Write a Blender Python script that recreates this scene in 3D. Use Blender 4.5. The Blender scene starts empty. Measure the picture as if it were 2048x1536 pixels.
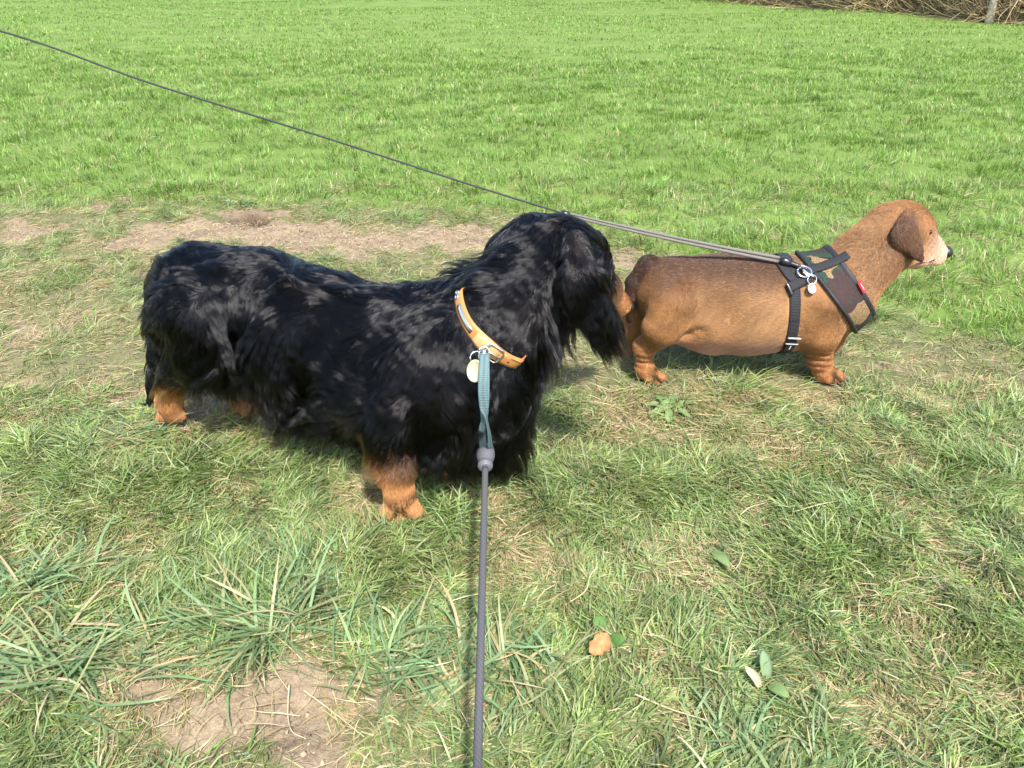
import bpy, bmesh, math, random
import numpy as np
from mathutils import Vector, Matrix
from mathutils.kdtree import KDTree

# ---------------------------------------------------------------- camera, world, sun, exposure
rng = np.random.default_rng(7)
random.seed(7)
sc = bpy.context.scene
CAMH, PITCH, FPX = 0.72, math.radians(28.2), 1547.0      # eye height, tilt below the horizon, focal length in photo pixels
cp, sp = math.cos(PITCH), math.sin(PITCH)
cam_d = bpy.data.cameras.new('camera')
cam = bpy.data.objects.new('camera', cam_d)
sc.collection.objects.link(cam)
cam.location = (0, 0, CAMH)
cam.rotation_euler = (math.pi / 2 - PITCH, 0, 0)
cam_d.sensor_width = 36.0
cam_d.lens = 36.0 * FPX / 2048.0
cam_d.clip_start, cam_d.clip_end = 0.02, 2000.0
sc.camera = cam

SUN_EL, SUN_AZ = math.radians(54), math.radians(165)       # azimuth clockwise from +Y (the view direction)
world = bpy.data.worlds.new('World')
sc.world = world
world.use_nodes = True
wn = world.node_tree.nodes
sky = wn.new('ShaderNodeTexSky')
sky.sky_type = 'NISHITA'
sky.sun_disc = False
sky.sun_elevation = SUN_EL
sky.sun_rotation = SUN_AZ
sky.air_density, sky.dust_density, sky.ozone_density = 1.0, 2.0, 1.0
world.node_tree.links.new(sky.outputs[0], wn['Background'].inputs[0])
wn['Background'].inputs[1].default_value = 0.15
sun_d = bpy.data.lights.new('sun', 'SUN')
sun_d.energy = 3.4
sun_d.angle = math.radians(4.0)
sun_d.color = (1.0, 0.965, 0.91)
sun = bpy.data.objects.new('sun', sun_d)
sc.collection.objects.link(sun)
sdir = Vector((math.sin(SUN_AZ) * math.cos(SUN_EL), math.cos(SUN_AZ) * math.cos(SUN_EL), math.sin(SUN_EL)))
sun.rotation_euler = sdir.to_track_quat('Z', 'Y').to_euler()
sun.location = sdir * 30
sc.view_settings.view_transform = 'Standard'
sc.view_settings.look = 'None'
sc.view_settings.exposure = 1.36
sc.view_settings.gamma = 1.0
sc.view_settings.use_curve_mapping = False
sc.render.engine = 'CYCLES'
sc.cycles.max_bounces = 8
sc.cycles.diffuse_bounces = 3
sc.cycles.glossy_bounces = 3
sc.cycles.transmission_bounces = 6
sc.cycles.use_denoising = True
sc.cycles.sample_clamp_indirect = 6.0

# ---------------------------------------------------------------- geometry of the view: turn photo pixels into real points
def V(*a): return np.array(a, float)
def raydir(px, py):
    u, v = (px - 1024.0) / FPX, -(py - 768.0) / FPX
    return np.array([u, cp + v * sp, -sp + v * cp])
def P(px, py, Y):
    d = raydir(px, py)
    return np.array([0, 0, CAMH]) + d * (Y / d[1])
def G(px, py, z=0.0):
    d = raydir(px, py)
    return np.array([0, 0, CAMH]) + d * ((z - CAMH) / d[2])
def depth(p): return p[..., 1] * cp + (CAMH - p[..., 2]) * sp
def proj(p):
    d = depth(p)
    up = p[..., 1] * sp + (p[..., 2] - CAMH) * cp
    return 1024 + FPX * p[..., 0] / d, 768 - FPX * up / d
def nrm(a): return a / np.maximum(np.linalg.norm(a, axis=-1, keepdims=True), 1e-9)
def sstep(a, b, x):
    t = np.clip((x - a) / (b - a), 0, 1)
    return t * t * (3 - 2 * t)

class Noise:
    """smooth random field of a point: a sum of sine waves"""
    def __init__(self, freq, n=10, out=1, dim=3, seed=0):
        r = np.random.default_rng(seed)
        k = nrm(r.normal(size=(n, dim))) * freq * r.uniform(0.6, 1.7, (n, 1)) * 2 * math.pi
        self.k, self.ph = k, r.uniform(0, 6.28, n)
        self.w = r.normal(size=(n, out)) / math.sqrt(n) * 1.4
    def __call__(self, p):
        r = np.sin(p @ self.k.T + self.ph) @ self.w
        return r[..., 0] if r.shape[-1] == 1 else r

# ---------------------------------------------------------------- objects and materials
COL = sc.collection.objects
def link(o, parent=None):
    COL.link(o)
    if parent is not None:
        o.parent = parent
        o.matrix_parent_inverse = Matrix.Translation(parent.location).inverted()
    return o
def tag(o, label=None, cat=None, group=None, kind=None):
    if label: o['label'] = label
    if cat: o['category'] = cat
    if group: o['group'] = group
    if kind: o['kind'] = kind
    return o
def empty(name, loc, label, cat, group=None):
    o = bpy.data.objects.new(name, None)
    o.location = [float(c) for c in loc]
    o.empty_display_size = 0.05
    COL.link(o)
    return tag(o, label, cat, group)
def np_mesh(name, v, faces_by_size, smooth=True, attrs=None):
    """mesh from arrays: faces_by_size is a list of (m, k) int arrays"""
    me = bpy.data.meshes.new(name)
    v = np.asarray(v, np.float32)
    me.vertices.add(len(v)); me.vertices.foreach_set('co', v.ravel())
    loops = np.concatenate([f.ravel() for f in faces_by_size]).astype(np.int32)
    tot = np.concatenate([np.full(len(f), f.shape[1], np.int32) for f in faces_by_size])
    start = np.concatenate([[0], np.cumsum(tot)[:-1]]).astype(np.int32)
    me.loops.add(len(loops)); me.loops.foreach_set('vertex_index', loops)
    me.polygons.add(len(tot)); me.polygons.foreach_set('loop_start', start)
    if smooth: me.polygons.foreach_set('use_smooth', np.ones(len(tot), bool))
    me.update(calc_edges=True)
    for an, (typ, arr) in (attrs or {}).items():
        a = me.attributes.new(an, typ, 'POINT')
        if typ == 'FLOAT_COLOR':
            c = np.ones((len(v), 4), np.float32); c[:, :3] = arr
            a.data.foreach_set('color', c.ravel())
        else: a.data.foreach_set('value', np.asarray(arr, np.float32).ravel())
    return me
def mesh_obj(name, me, mat, parent=None):
    if mat is not None: me.materials.append(mat)
    return link(bpy.data.objects.new(name, me), parent)

def mat(name, rgb=(.5, .5, .5), rough=.6, metal=0., spec=.5, attr=None):
    m = bpy.data.materials.new(name); m.use_nodes = True
    b = m.node_tree.nodes['Principled BSDF']
    b.inputs['Base Color'].default_value = (*rgb, 1)
    b.inputs['Roughness'].default_value = rough
    b.inputs['Metallic'].default_value = metal
    b.inputs['Specular IOR Level'].default_value = spec
    if attr:
        a = m.node_tree.nodes.new('ShaderNodeAttribute'); a.attribute_name = attr
        m.node_tree.links.new(a.outputs['Color'], b.inputs['Base Color'])
    return m
class NT:
    def __init__(s, m): s.m, s.t = m, m.node_tree; s.b = m.node_tree.nodes.get('Principled BSDF')
    def n(s, typ, **kw):
        o = s.t.nodes.new('ShaderNode' + typ)
        for k, v in kw.items():
            if k in o.inputs.keys(): o.inputs[k].default_value = v
            else: setattr(o, k, v)
        return o
    def l(s, a, b): s.t.links.new(a, b)
    def ramp(s, fac, stops, interp='LINEAR'):
        r = s.n('ValToRGB'); r.color_ramp.interpolation = interp
        e = r.color_ramp.elements
        while len(e) < len(stops): e.new(0.5)
        for el, (p, c) in zip(e, stops): el.position = p; el.color = (*c, 1)
        s.l(fac, r.inputs[0]); return r.outputs[0]
    def mix(s, fac, a, b, blend='MIX'):
        x = s.n('Mix', data_type='RGBA', blend_type=blend)
        for sock, val in ((x.inputs[0], fac), (x.inputs[6], a), (x.inputs[7], b)):
            if hasattr(val, 'is_output'): s.l(val, sock)
            elif isinstance(val, tuple): sock.default_value = (*val, 1)
            else: sock.default_value = val
        return x.outputs[2]
    def bump(s, h, strength=.5, dist=.002):
        bm = s.n('Bump'); bm.inputs['Strength'].default_value = strength; bm.inputs['Distance'].default_value = dist
        s.l(h, bm.inputs['Height']); s.l(bm.outputs[0], s.b.inputs['Normal'])
    def pos(s): return s.n('NewGeometry').outputs['Position']
    def noise(s, scale, detail=3., rough=.55, vec=None):
        x = s.n('TexNoise'); x.inputs['Scale'].default_value = scale; x.inputs['Detail'].default_value = detail
        x.inputs['Roughness'].default_value = rough
        s.l(vec if vec is not None else s.pos(), x.inputs['Vector']); return x.outputs['Fac']
def add_noise_bump(m, scale, strength=.4, dist=.001):
    t = NT(m); t.bump(t.noise(scale), strength, dist); return m

# ---------------------------------------------------------------- ground: one sheet to the horizon
nz_ground = Noise(0.9, 10, 1, 2, 1); nz_small = Noise(7.0, 14, 1, 2, 2); nz_far = Noise(0.12, 8, 1, 2, 3)
def hz(x, y):
    p = np.stack([x, y], -1)
    r = np.hypot(x, y - 1.2)
    return 0.004 * nz_small(p) * sstep(8, 2, r) + 0.012 * nz_ground(p) * sstep(1.0, 4.0, r) * sstep(40, 10, r) + 0.05 * nz_far(p) * sstep(8, 30, r)
# worn places in photo pixels: centre, half sizes, strength
BARE = [(45, 464, 95, 24, 1.0), (205, 410, 48, 11, .9), (330, 470, 110, 30, 1.0), (430, 462, 120, 30, 1.0), (560, 466, 165, 33, 1.05), (700, 484, 190, 26, 1.05), (505, 437, 80, 26, 1.1),
        (890, 476, 150, 32, 1.0), (690, 512, 130, 12, .55), (760, 425, 90, 10, .45), (1235, 520, 70, 26, .6), (270, 545, 75, 16, .75), (60, 664, 90, 24, .6),
        (30, 772, 80, 18, .55), (290, 790, 70, 30, .8), (440, 800, 110, 50, .85), (1340, 845, 110, 26, .6), (1960, 803, 110, 22, .8), (1600, 800, 150, 30, .5), (1250, 800, 110, 26, .45),
        (1420, 795, 160, 24, .5), (545, 1425, 225, 135, 1.05), (345, 1350, 90, 40, .7), (630, 1490, 120, 90, .95), (190, 1195, 60, 26, .5), (110, 1055, 80, 22, .4), (600, 1285, 70, 24, .4), (1130, 880, 90, 28, .4),
        (1000, 1060, 90, 50, .45), (1480, 1040, 110, 34, .35), (1800, 745, 120, 20, .45)]
_b = []
for (px, py, rx, ry, s) in BARE:
    c, e, f = G(px, py), G(px + rx, py), G(px, py + ry)
    _b.append((c[0], c[1], abs(e[0] - c[0]), abs(f[1] - c[1]), s))
nz_edge = Noise(6.0, 16, 2, 2, 5); nz_edge2 = Noise(22.0, 16, 1, 2, 6)
def bare(x, y):
    p = np.stack([x, y], -1)
    w = nz_edge(p) * 0.028
    q = nz_edge2(p)
    m = np.zeros_like(x)
    for cx, cy, rx, ry, s in _b:
        d = np.sqrt(((x + w[..., 0] - cx) / rx) ** 2 + ((y + w[..., 1] - cy) / ry) ** 2)
        m = np.maximum(m, s * sstep(1.12, 0.55, d + 0.10 * q))
    return np.clip(m, 0, 1)
_lb = np.array([G(*q)[:2] for q in ((-900, 405), (0, 415), (300, 415), (600, 412), (1000, 432), (1300, 500), (1500, 590), (1750, 640), (2048, 700), (2900, 760))])
nz_mid = Noise(1.6, 12, 1, 2, 8); nz_mid2 = Noise(4.5, 12, 1, 2, 9)
def lush(x, y):
    """1 in the long green field beyond the trodden path, 0 on the worn turf"""
    p = np.stack([x, y], -1)
    yb = np.interp(x, _lb[:, 0], _lb[:, 1])
    return sstep(-0.10, 0.16, y - yb + 0.05 * nz_mid2(p))

def axis_coords(lo, hi, step, far_lo, far_hi, g=1.22):
    c = list(np.arange(lo, hi + 1e-6, step))
    s, x = step, hi
    while x < far_hi: s *= g; x += s; c.append(x)
    s, x, pre = step, lo, []
    while x > far_lo: s *= g; x -= s; pre.append(x)
    return np.array(pre[::-1] + c)
gx = axis_coords(-1.45, 1.45, 0.013, -300, 300)
gy = axis_coords(0.25, 2.5, 0.013, -120, 600)
X, Yg = np.meshgrid(gx, gy)
bm_ = bare(X, Yg) * sstep(4, 2.5, Yg); lm_ = lush(X, Yg)
nzc = Noise(30, 14, 1, 2, 11)
Z = hz(X, Yg) - 0.006 * bm_ + 0.0025 * nzc(np.stack([X, Yg], -1)) * bm_
hc = G(505, 437); Z -= 0.045 * np.exp(-(((X - hc[0]) / .045) ** 2 + ((Yg - hc[1]) / .035) ** 2))    # the scrape at the path's edge
nx, ny = len(gx), len(gy)
I = np.arange(nx * ny).reshape(ny, nx)
quads = np.stack([I[:-1, :-1], I[:-1, 1:], I[1:, 1:], I[1:, :-1]], -1).reshape(-1, 4)
def ground_material():
    m = mat('soil_and_turf', rough=.95, spec=.15); t = NT(m)
    at = t.n('Attribute', attribute_name='bare').outputs['Fac']
    al = t.n('Attribute', attribute_name='lush').outputs['Fac']
    n1, n2, n3 = t.noise(9, 5), t.noise(70, 5, .65), t.noise(420, 3, .6)
    soil = t.ramp(n2, [(.25, (.115, .085, .052)), (.5, (.205, .158, .100)), (.75, (.31, .245, .160))])
    soil = t.mix(.35, soil, t.ramp(n3, [(.3, (.11, .078, .05)), (.7, (.37, .285, .195))]))
    soil = t.mix(t.n('Attribute', attribute_name='scrape_dark').outputs['Fac'], soil, (.055, .036, .022))  # soil colour darkens towards the middle of the scrape
    thatch = t.ramp(n3, [(.3, (.06, .052, .028)), (.5, (.17, .145, .08)), (.72, (.36, .30, .17))])
    green = t.ramp(n2, [(.3, (.030, .052, .016)), (.7, (.085, .120, .040))])
    turf = t.mix(t.ramp(n1, [(.35, (.25,) * 3), (.65, (.6,) * 3)]), thatch, green)
    far = t.ramp(t.noise(2.2, 6, .6), [(.3, (.090, .145, .029)), (.5, (.122, .182, .040)), (.72, (.152, .208, .053))])
    turf = t.mix(al, turf, far)
    allg = t.mix(t.ramp(at, [(.22, (0, 0, 0)), (.55, (1, 1, 1))]), turf, soil)
    t.l(t.mix(t.n('Attribute', attribute_name='scrape_dark').outputs['Fac'], allg, (.05, .033, .02)), t.b.inputs['Base Color'])
    vo = t.n('TexVoronoi', feature='DISTANCE_TO_EDGE'); vo.inputs['Scale'].default_value = 52
    wv = t.n('VectorMath', operation='MULTIPLY_ADD')
    nn = t.n('TexNoise'); nn.inputs['Scale'].default_value = 14; t.l(t.pos(), nn.inputs['Vector'])
    t.l(nn.outputs['Color'], wv.inputs[0]); wv.inputs[1].default_value = (.06, .06, 0); t.l(t.pos(), wv.inputs[2])
    t.l(wv.outputs[0], vo.inputs['Vector'])
    crack = t.n('MapRange'); crack.inputs['From Max'].default_value = .035; t.l(vo.outputs['Distance'], crack.inputs[0])
    ck = t.n('Math', operation='MULTIPLY'); t.l(crack.outputs[0], ck.inputs[0]); ckm = t.n('Math', operation='MULTIPLY'); t.l(at, ckm.inputs[0]); t.l(t.ramp(n1, [(.42, (0, 0, 0)), (.6, (1, 1, 1))]), ckm.inputs[1]); t.l(ckm.outputs[0], ck.inputs[1])
    h = t.n('Math', operation='MULTIPLY_ADD'); t.l(n2, h.inputs[0]); h.inputs[1].default_value = 2.2; t.l(ck.outputs[0], h.inputs[2])
    t.bump(h.outputs[0], .7, .004)
    return m
me = np_mesh('ground', np.stack([X, Yg, Z], -1).reshape(-1, 3), [quads], attrs={'scrape_dark': ('FLOAT', np.exp(-(((X - hc[0]) / .06) ** 2 + ((Yg - hc[1]) / .05) ** 2)).ravel()), 'bare': ('FLOAT', bm_.ravel()), 'lush': ('FLOAT', lm_.ravel())})
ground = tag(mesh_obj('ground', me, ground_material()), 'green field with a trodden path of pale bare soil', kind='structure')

# ---------------------------------------------------------------- solids: smooth unions of tapered limbs, turned into one continuous skin
class Solid:
    def __init__(s, h=0.004):
        s.prims, s.h = [], h
    def add(s, a, b, k=0.02, col=(0, 0, 0), ln=0.02, flow=(0, 0, -1), flat=None, lift=.05):
        """a, b = (px, py, Y, r_px): photo position, distance and radius of a limb's two ends"""
        pa, pb = P(*a[:3]), P(*b[:3])
        ra, rb = a[3] * depth(pa) / FPX, b[3] * depth(pb) / FPX
        s.prims.append(dict(a=pa, b=pb, ra=ra, rb=rb, k=k, col=np.array(col, float), ln=ln, flow=nrm(np.array(flow, float)), flat=flat, lift=lift))
        return s
    @staticmethod
    def dist(q, p):
        if q['flat'] is not None:
            ax, sc_ = q['flat']
            c = (q['a'] + q['b']) / 2
            p = p + ((p - c) @ ax)[..., None] * ax * (sc_ - 1)
        ba = q['b'] - q['a']; L2 = max(ba @ ba, 1e-9)
        t = np.clip(((p - q['a']) @ ba) / L2, 0, 1)
        d = np.linalg.norm(p - q['a'] - t[..., None] * ba, axis=-1) - (q['ra'] + t * (q['rb'] - q['ra']))
        return d if q['flat'] is None else d / (1 + (q['flat'][1] - 1) * .35)
    def build(s, extra=None):
        lo = np.min([np.minimum(q['a'], q['b']) - max(q['ra'], q['rb']) for q in s.prims], 0) - 0.05
        hi = np.max([np.maximum(q['a'], q['b']) + max(q['ra'], q['rb']) for q in s.prims], 0) + 0.05
        n = np.ceil((hi - lo) / s.h).astype(int) + 1
        D = np.full(n, 0.05)
        for q in s.prims:
            r = max(q['ra'], q['rb']) + q['k'] + 0.05
            i0 = np.maximum(((np.minimum(q['a'], q['b']) - r - lo) / s.h).astype(int), 0)
            i1 = np.minimum(((np.maximum(q['a'], q['b']) + r - lo) / s.h).astype(int) + 2, n)
            ax = [lo[i] + s.h * np.arange(i0[i], i1[i]) for i in range(3)]
            p = np.stack(np.meshgrid(*ax, indexing='ij'), -1)
            d = s.dist(q, p)
            if extra: d = d + extra(q, p)
            sl = tuple(slice(i0[i], i1[i]) for i in range(3))
            e, k = D[sl], q['k']
            hh = np.clip(.5 + .5 * (e - d) / k, 0, 1)
            D[sl] = e + (d - e) * hh - k * hh * (1 - hh)
        s.D, s.lo = D, lo
        return s
    def sd(s, p):
        g = (p - s.lo) / s.h
        i = np.clip(np.floor(g).astype(int), 0, np.array(s.D.shape) - 2)
        f = np.clip(g - i, 0, 1)
        r = 0
        for dx in (0, 1):
            for dy in (0, 1):
                for dz in (0, 1):
                    w = (f[..., 0] if dx else 1 - f[..., 0]) * (f[..., 1] if dy else 1 - f[..., 1]) * (f[..., 2] if dz else 1 - f[..., 2])
                    r = r + w * s.D[i[..., 0] + dx, i[..., 1] + dy, i[..., 2] + dz]
        return r
    def grad(s, p, e=0.004):
        return nrm(np.stack([s.sd(p + np.eye(3)[i] * e) - s.sd(p - np.eye(3)[i] * e) for i in range(3)], -1))
    def skin(s):
        D = s.D; S = D < 0
        c = sum(S[dx:D.shape[0] - 1 + dx, dy:D.shape[1] - 1 + dy, dz:D.shape[2] - 1 + dz].astype(np.int8) for dx in (0, 1) for dy in (0, 1) for dz in (0, 1))
        cells = np.argwhere((c > 0) & (c < 8))
        idx = np.full(c.shape, -1, np.int64); idx[tuple(cells.T)] = np.arange(len(cells))
        acc = np.zeros((len(cells), 3)); cnt = np.zeros(len(cells))
        O = [(a, b, d) for a in (0, 1) for b in (0, 1) for d in (0, 1)]
        for a in O:
            for ax in range(3):
                if a[ax]: continue
                b = list(a); b[ax] = 1
                va, vb = D[tuple((cells + a).T)], D[tuple((cells + b).T)]
                m = (va < 0) != (vb < 0)
                t = np.where(m, va / np.where(m, va - vb, 1), 0)
                q = np.array(a, float) + t[:, None] * (np.array(b) - np.array(a))
                acc[m] += q[m]; cnt[m] += 1
        v = s.lo + s.h * (cells + acc / cnt[:, None])
        Q = []
        for ax in range(3):
            u, w = (ax + 1) % 3, (ax + 2) % 3
            sa = [slice(None)] * 3; sb = [slice(None)] * 3
            sa[ax] = slice(0, -1); sb[ax] = slice(1, None)
            e = np.argwhere(S[tuple(sa)] != S[tuple(sb)])
            ok = (e[:, u] > 0) & (e[:, w] > 0) & (e[:, u] < c.shape[u]) & (e[:, w] < c.shape[w])
            e = e[ok]
            U, W = np.eye(3, dtype=int)[u], np.eye(3, dtype=int)[w]
            f = np.stack([idx[tuple((e - U - W).T)], idx[tuple((e - W).T)], idx[tuple(e.T)], idx[tuple((e - U).T)]], -1)
            flip = ~S[tuple(e.T)]
            f[flip] = f[flip][:, ::-1]
            Q.append(f)
        v -= s.grad(v) * s.sd(v)[:, None]
        s.v, s.q = v, np.concatenate(Q)
        return s.v, s.q
    def blend(s, p, tau=0.010):
        d = np.stack([s.dist(q, p) for q in s.prims], -1)
        w = np.exp(-(d - d.min(-1, keepdims=True)) / tau); w /= w.sum(-1, keepdims=True)
        g = lambda f: w @ np.array([f(q) for q in s.prims])
        return g(lambda q: q['col']), g(lambda q: q['ln']), nrm(g(lambda q: q['flow'])), g(lambda q: q['lift'])
    def hit(s, px, py, off=0.0, step=0.003):
        """where the view ray of a photo pixel meets the skin"""
        d = nrm(raydir(px, py)); p = np.array([0, 0, CAMH], float)
        t = max(np.linalg.norm((s.lo + np.array(s.D.shape) * s.h / 2) - p) - 0.6, 0.05)
        best, bt = 9, t
        for _ in range(600):
            q = p + d * t; v = s.sd(q[None])[0]
            if v < best: best, bt = v, t
            if v < off: break
            t += max(min(v - off, 0.02) * .7, 0.0006)
        else: t = bt
        q = p + d * t
        return q, s.grad(q[None])[0]

def sample_surface(v, q, n, weight=None):
    tri = np.concatenate([q[:, [0, 1, 2]], q[:, [0, 2, 3]]])
    a, b, c = v[tri[:, 0]], v[tri[:, 1]], v[tri[:, 2]]
    ar = np.linalg.norm(np.cross(b - a, c - a), axis=1)
    if weight is not None: ar = ar * weight[tri].mean(1)
    i = rng.choice(len(tri), n, p=ar / ar.sum())
    r1, r2 = np.sqrt(rng.random(n)), rng.random(n)
    return a[i] * (1 - r1)[:, None] + b[i] * (r1 * (1 - r2))[:, None] + c[i] * (r1 * r2)[:, None]

def hair_curves(name, pts, rad, col, material, parent, taper=True):
    n, K, _ = pts.shape
    cu = bpy.data.hair_curves.new(name)
    cu.add_curves([K] * n)
    cu.attributes['position'].data.foreach_set('vector', pts.astype(np.float32).ravel())
    ra = cu.attributes.get('radius') or cu.attributes.new('radius', 'FLOAT', 'POINT')
    prof = np.linspace(1, .25, K) if taper else np.ones(K)
    ra.data.foreach_set('value', (np.asarray(rad)[:, None] * prof[None]).astype(np.float32).ravel())
    ca = cu.attributes.new('hcol', 'FLOAT_COLOR', 'CURVE')
    c4 = np.ones((n, 4), np.float32); c4[:, :3] = col
    ca.data.foreach_set('color', c4.ravel())
    cu.materials.append(material)
    o = link(bpy.data.objects.new(name, cu), parent)
    o['kind'] = 'stuff'
    return o
def hair_material(name, rough=.3, radial=.4, coat=0.):
    m = bpy.data.materials.new(name); m.use_nodes = True
    t = m.node_tree; t.nodes.remove(t.nodes['Principled BSDF'])
    h = t.nodes.new('ShaderNodeBsdfHairPrincipled')
    h.parametrization = 'COLOR'
    a = t.nodes.new('ShaderNodeAttribute'); a.attribute_name = 'hcol'
    t.links.new(a.outputs['Color'], h.inputs['Color'])
    h.inputs['Roughness'].default_value = rough
    h.inputs['Radial Roughness'].default_value = radial
    h.inputs['Coat'].default_value = coat
    h.inputs['Random Roughness'].default_value = .15; h.inputs['IOR'].default_value = 1.33
    t.links.new(h.outputs[0], t.nodes['Material Output'].inputs['Surface'])
    return m

def grow(S, roots, K, ln, flow, lift, noise, namp, grav, inertia=.42, layer=.0038, stop=None, wv=1):
    """hairs that follow the coat's lie, sag, wave and stay outside the skin"""
    n = S.grad(roots)
    f = flow - n * np.sum(flow * n, -1, keepdims=True)
    d = nrm(nrm(f) + n * lift[:, None])
    lay = rng.uniform(0, 1, len(roots)) ** 2 * layer
    pts = np.zeros((len(roots), K, 3)); pts[:, 0] = roots - n * .001
    p = pts[:, 0].copy(); alive = np.ones(len(roots), bool)
    for j in range(1, K):
        t = j / (K - 1)
        w = noise(p, wv) * namp
        d = nrm(d * inertia + (flow * .5 + w + np.array([0, 0, -1]) * grav * (.3 + t)) * (1 - inertia))
        q = p + d * (ln / (K - 1))[:, None]
        s_ = S.sd(q); m = .0012 + lay * min(1, 1.5 * t)
        push = np.clip(m - s_, 0, None)
        q = q + S.grad(q) * push[:, None]
        gz = hz(q[:, 0], q[:, 1]) + .008
        q[:, 2] = np.maximum(q[:, 2], gz)
        d = nrm(q - p)
        if stop is not None:
            alive &= ~stop(q)
        p = np.where(alive[:, None], q, p)
        pts[:, j] = p
    tg = nrm(np.gradient(pts, axis=1)); nn = S.grad(pts.reshape(-1, 3)).reshape(pts.shape)
    sd_ = nrm(np.cross(tg, nn))
    sl = np.linspace(0, 1, K)[None] * ln[:, None]
    ph = 9 * nzl(roots)[:, None]
    am = .0012 * sstep(.02, .05, ln)[:, None] * np.linspace(0, 1, K)[None] ** .7
    return pts + sd_ * (am * np.sin(sl * 2 * math.pi / .040 + ph))[..., None]
def children(guides, groots, roots, clump, jit, lenf, S, noise, namp):
    kd = KDTree(len(groots))
    for i, r in enumerate(groots): kd.insert(r, i)
    kd.balance()
    gi = np.array([kd.find(r)[1] for r in roots])
    K = guides.shape[1]
    t = np.linspace(0, 1, K)
    tt = np.clip(t[None] * lenf[:, None], 0, 1) * (K - 1)
    i0 = np.minimum(tt.astype(int), K - 2); fr = (tt - i0)[..., None]
    g = guides[gi]
    r = np.arange(len(roots))[:, None]
    base = g[r, i0] * (1 - fr) + g[r, i0 + 1] * fr
    off = (roots - groots[gi])[:, None] * (1 - clump * t[None, :, None] ** .8)
    wob = noise(base.reshape(-1, 3)).reshape(base.shape) * namp * t[None, :, None]
    jt = rng.normal(size=(len(roots), 1, 3)) * jit * t[None, :, None] ** 1.3
    pts = base + off + wob + jt
    sdv = S.sd(pts.reshape(-1, 3)).reshape(pts.shape[:2])
    push = np.clip(.0008 - sdv, 0, .02)[..., None]
    pts = pts + S.grad(pts.reshape(-1, 3)).reshape(pts.shape) * push
    pts[:, :, 2] = np.maximum(pts[:, :, 2], hz(pts[:, :, 0], pts[:, :, 1]) + .006)
    return pts, gi

# ---------------------------------------------------------------- small mesh builders
def tube_np(pts, rad, sides=10, cap=True):
    pts = np.asarray(pts, float); n = len(pts)
    rad = np.broadcast_to(np.asarray(rad, float), (n,))
    tg = nrm(np.gradient(pts, axis=0))
    up = np.array([0, 0, 1.]) if abs(tg[0][2]) < .9 else np.array([1., 0, 0])
    N = []; u = nrm(np.cross(tg[0], up))
    for t in tg:
        u = nrm(u - t * (u @ t)); N.append(u)
    N = np.array(N); B = np.cross(tg, N)
    a = np.arange(sides) * 2 * math.pi / sides
    v = pts[:, None] + rad[:, None, None] * (np.cos(a)[None, :, None] * N[:, None] + np.sin(a)[None, :, None] * B[:, None])
    v = v.reshape(-1, 3)
    i = np.arange(n - 1)[:, None] * sides; j = np.arange(sides)[None]
    q = np.stack([i + j, i + (j + 1) % sides, i + sides + (j + 1) % sides, i + sides + j], -1).reshape(-1, 4)
    fs = [q]
    if cap: fs.append(np.array([np.arange(sides)[::-1], (n - 1) * sides + np.arange(sides)]))
    L = np.concatenate([[0], np.cumsum(np.linalg.norm(np.diff(pts, axis=0), axis=1))])
    return v, fs, {'along': ('FLOAT', np.repeat(L, sides)), 'across': ('FLOAT', np.tile(j[0] / sides, n))}
def tube(name, pts, rad, m, parent=None, sides=10):
    v, fs, at = tube_np(pts, rad, sides)
    return mesh_obj(name, np_mesh(name, v, fs, attrs=at), m, parent)
def ribbon(name, c, side, width, thick, m, parent=None, closed=False, nrmv=None, nc=4):
    """a strap with real thickness: c centre line, side = unit width direction, nrmv = outward"""
    c = np.asarray(c, float); n = len(c)
    width = np.broadcast_to(np.asarray(width, float), (n,))
    if nrmv is None:
        tg = nrm(np.gradient(c, axis=0)); nrmv = nrm(np.cross(side, tg))
    s = np.linspace(-1, 1, nc + 1)
    top = c[:, None] + side[:, None] * (s[None, :, None] * width[:, None, None] / 2) + nrmv[:, None] * thick * (1 - .35 * np.abs(s[None, :, None]) ** 6)
    bot = c[:, None] + side[:, None] * (s[None, ::-1, None] * width[:, None, None] / 2)
    prof = np.concatenate([top, bot], 1); k = prof.shape[1]
    v = prof.reshape(-1, 3)
    rows = n if closed else n - 1
    i = np.arange(rows)[:, None]; j = np.arange(k)[None]
    q = np.stack([i * k + j, i * k + (j + 1) % k, ((i + 1) % n) * k + (j + 1) % k, ((i + 1) % n) * k + j], -1).reshape(-1, 4)
    fs = [q]
    if not closed: fs.append(np.array([np.arange(k)[::-1], (n - 1) * k + np.arange(k)]))
    L = np.concatenate([[0], np.cumsum(np.linalg.norm(np.diff(c, axis=0), axis=1))])
    ac = np.concatenate([s, s[::-1]]) * .5 + .5
    me = np_mesh(name, v, fs, smooth=True, attrs={'along': ('FLOAT', np.repeat(L, k)), 'across': ('FLOAT', np.tile(ac, n))})
    return mesh_obj(name, me, m, parent)
def torus_np(c, nrmv, R, r, n=28, sides=8, arc=1.0, start=0.0, squash=1.0):
    nrmv = nrm(np.array(nrmv, float)); u = nrm(np.cross(nrmv, [.3, .1, .95])); w = np.cross(nrmv, u)
    a = np.linspace(0, 2 * math.pi * arc, n + (0 if arc < 1 else 1)) + start
    return np.array(c) + R * (np.cos(a)[:, None] * u + squash * np.sin(a)[:, None] * w)
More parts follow.
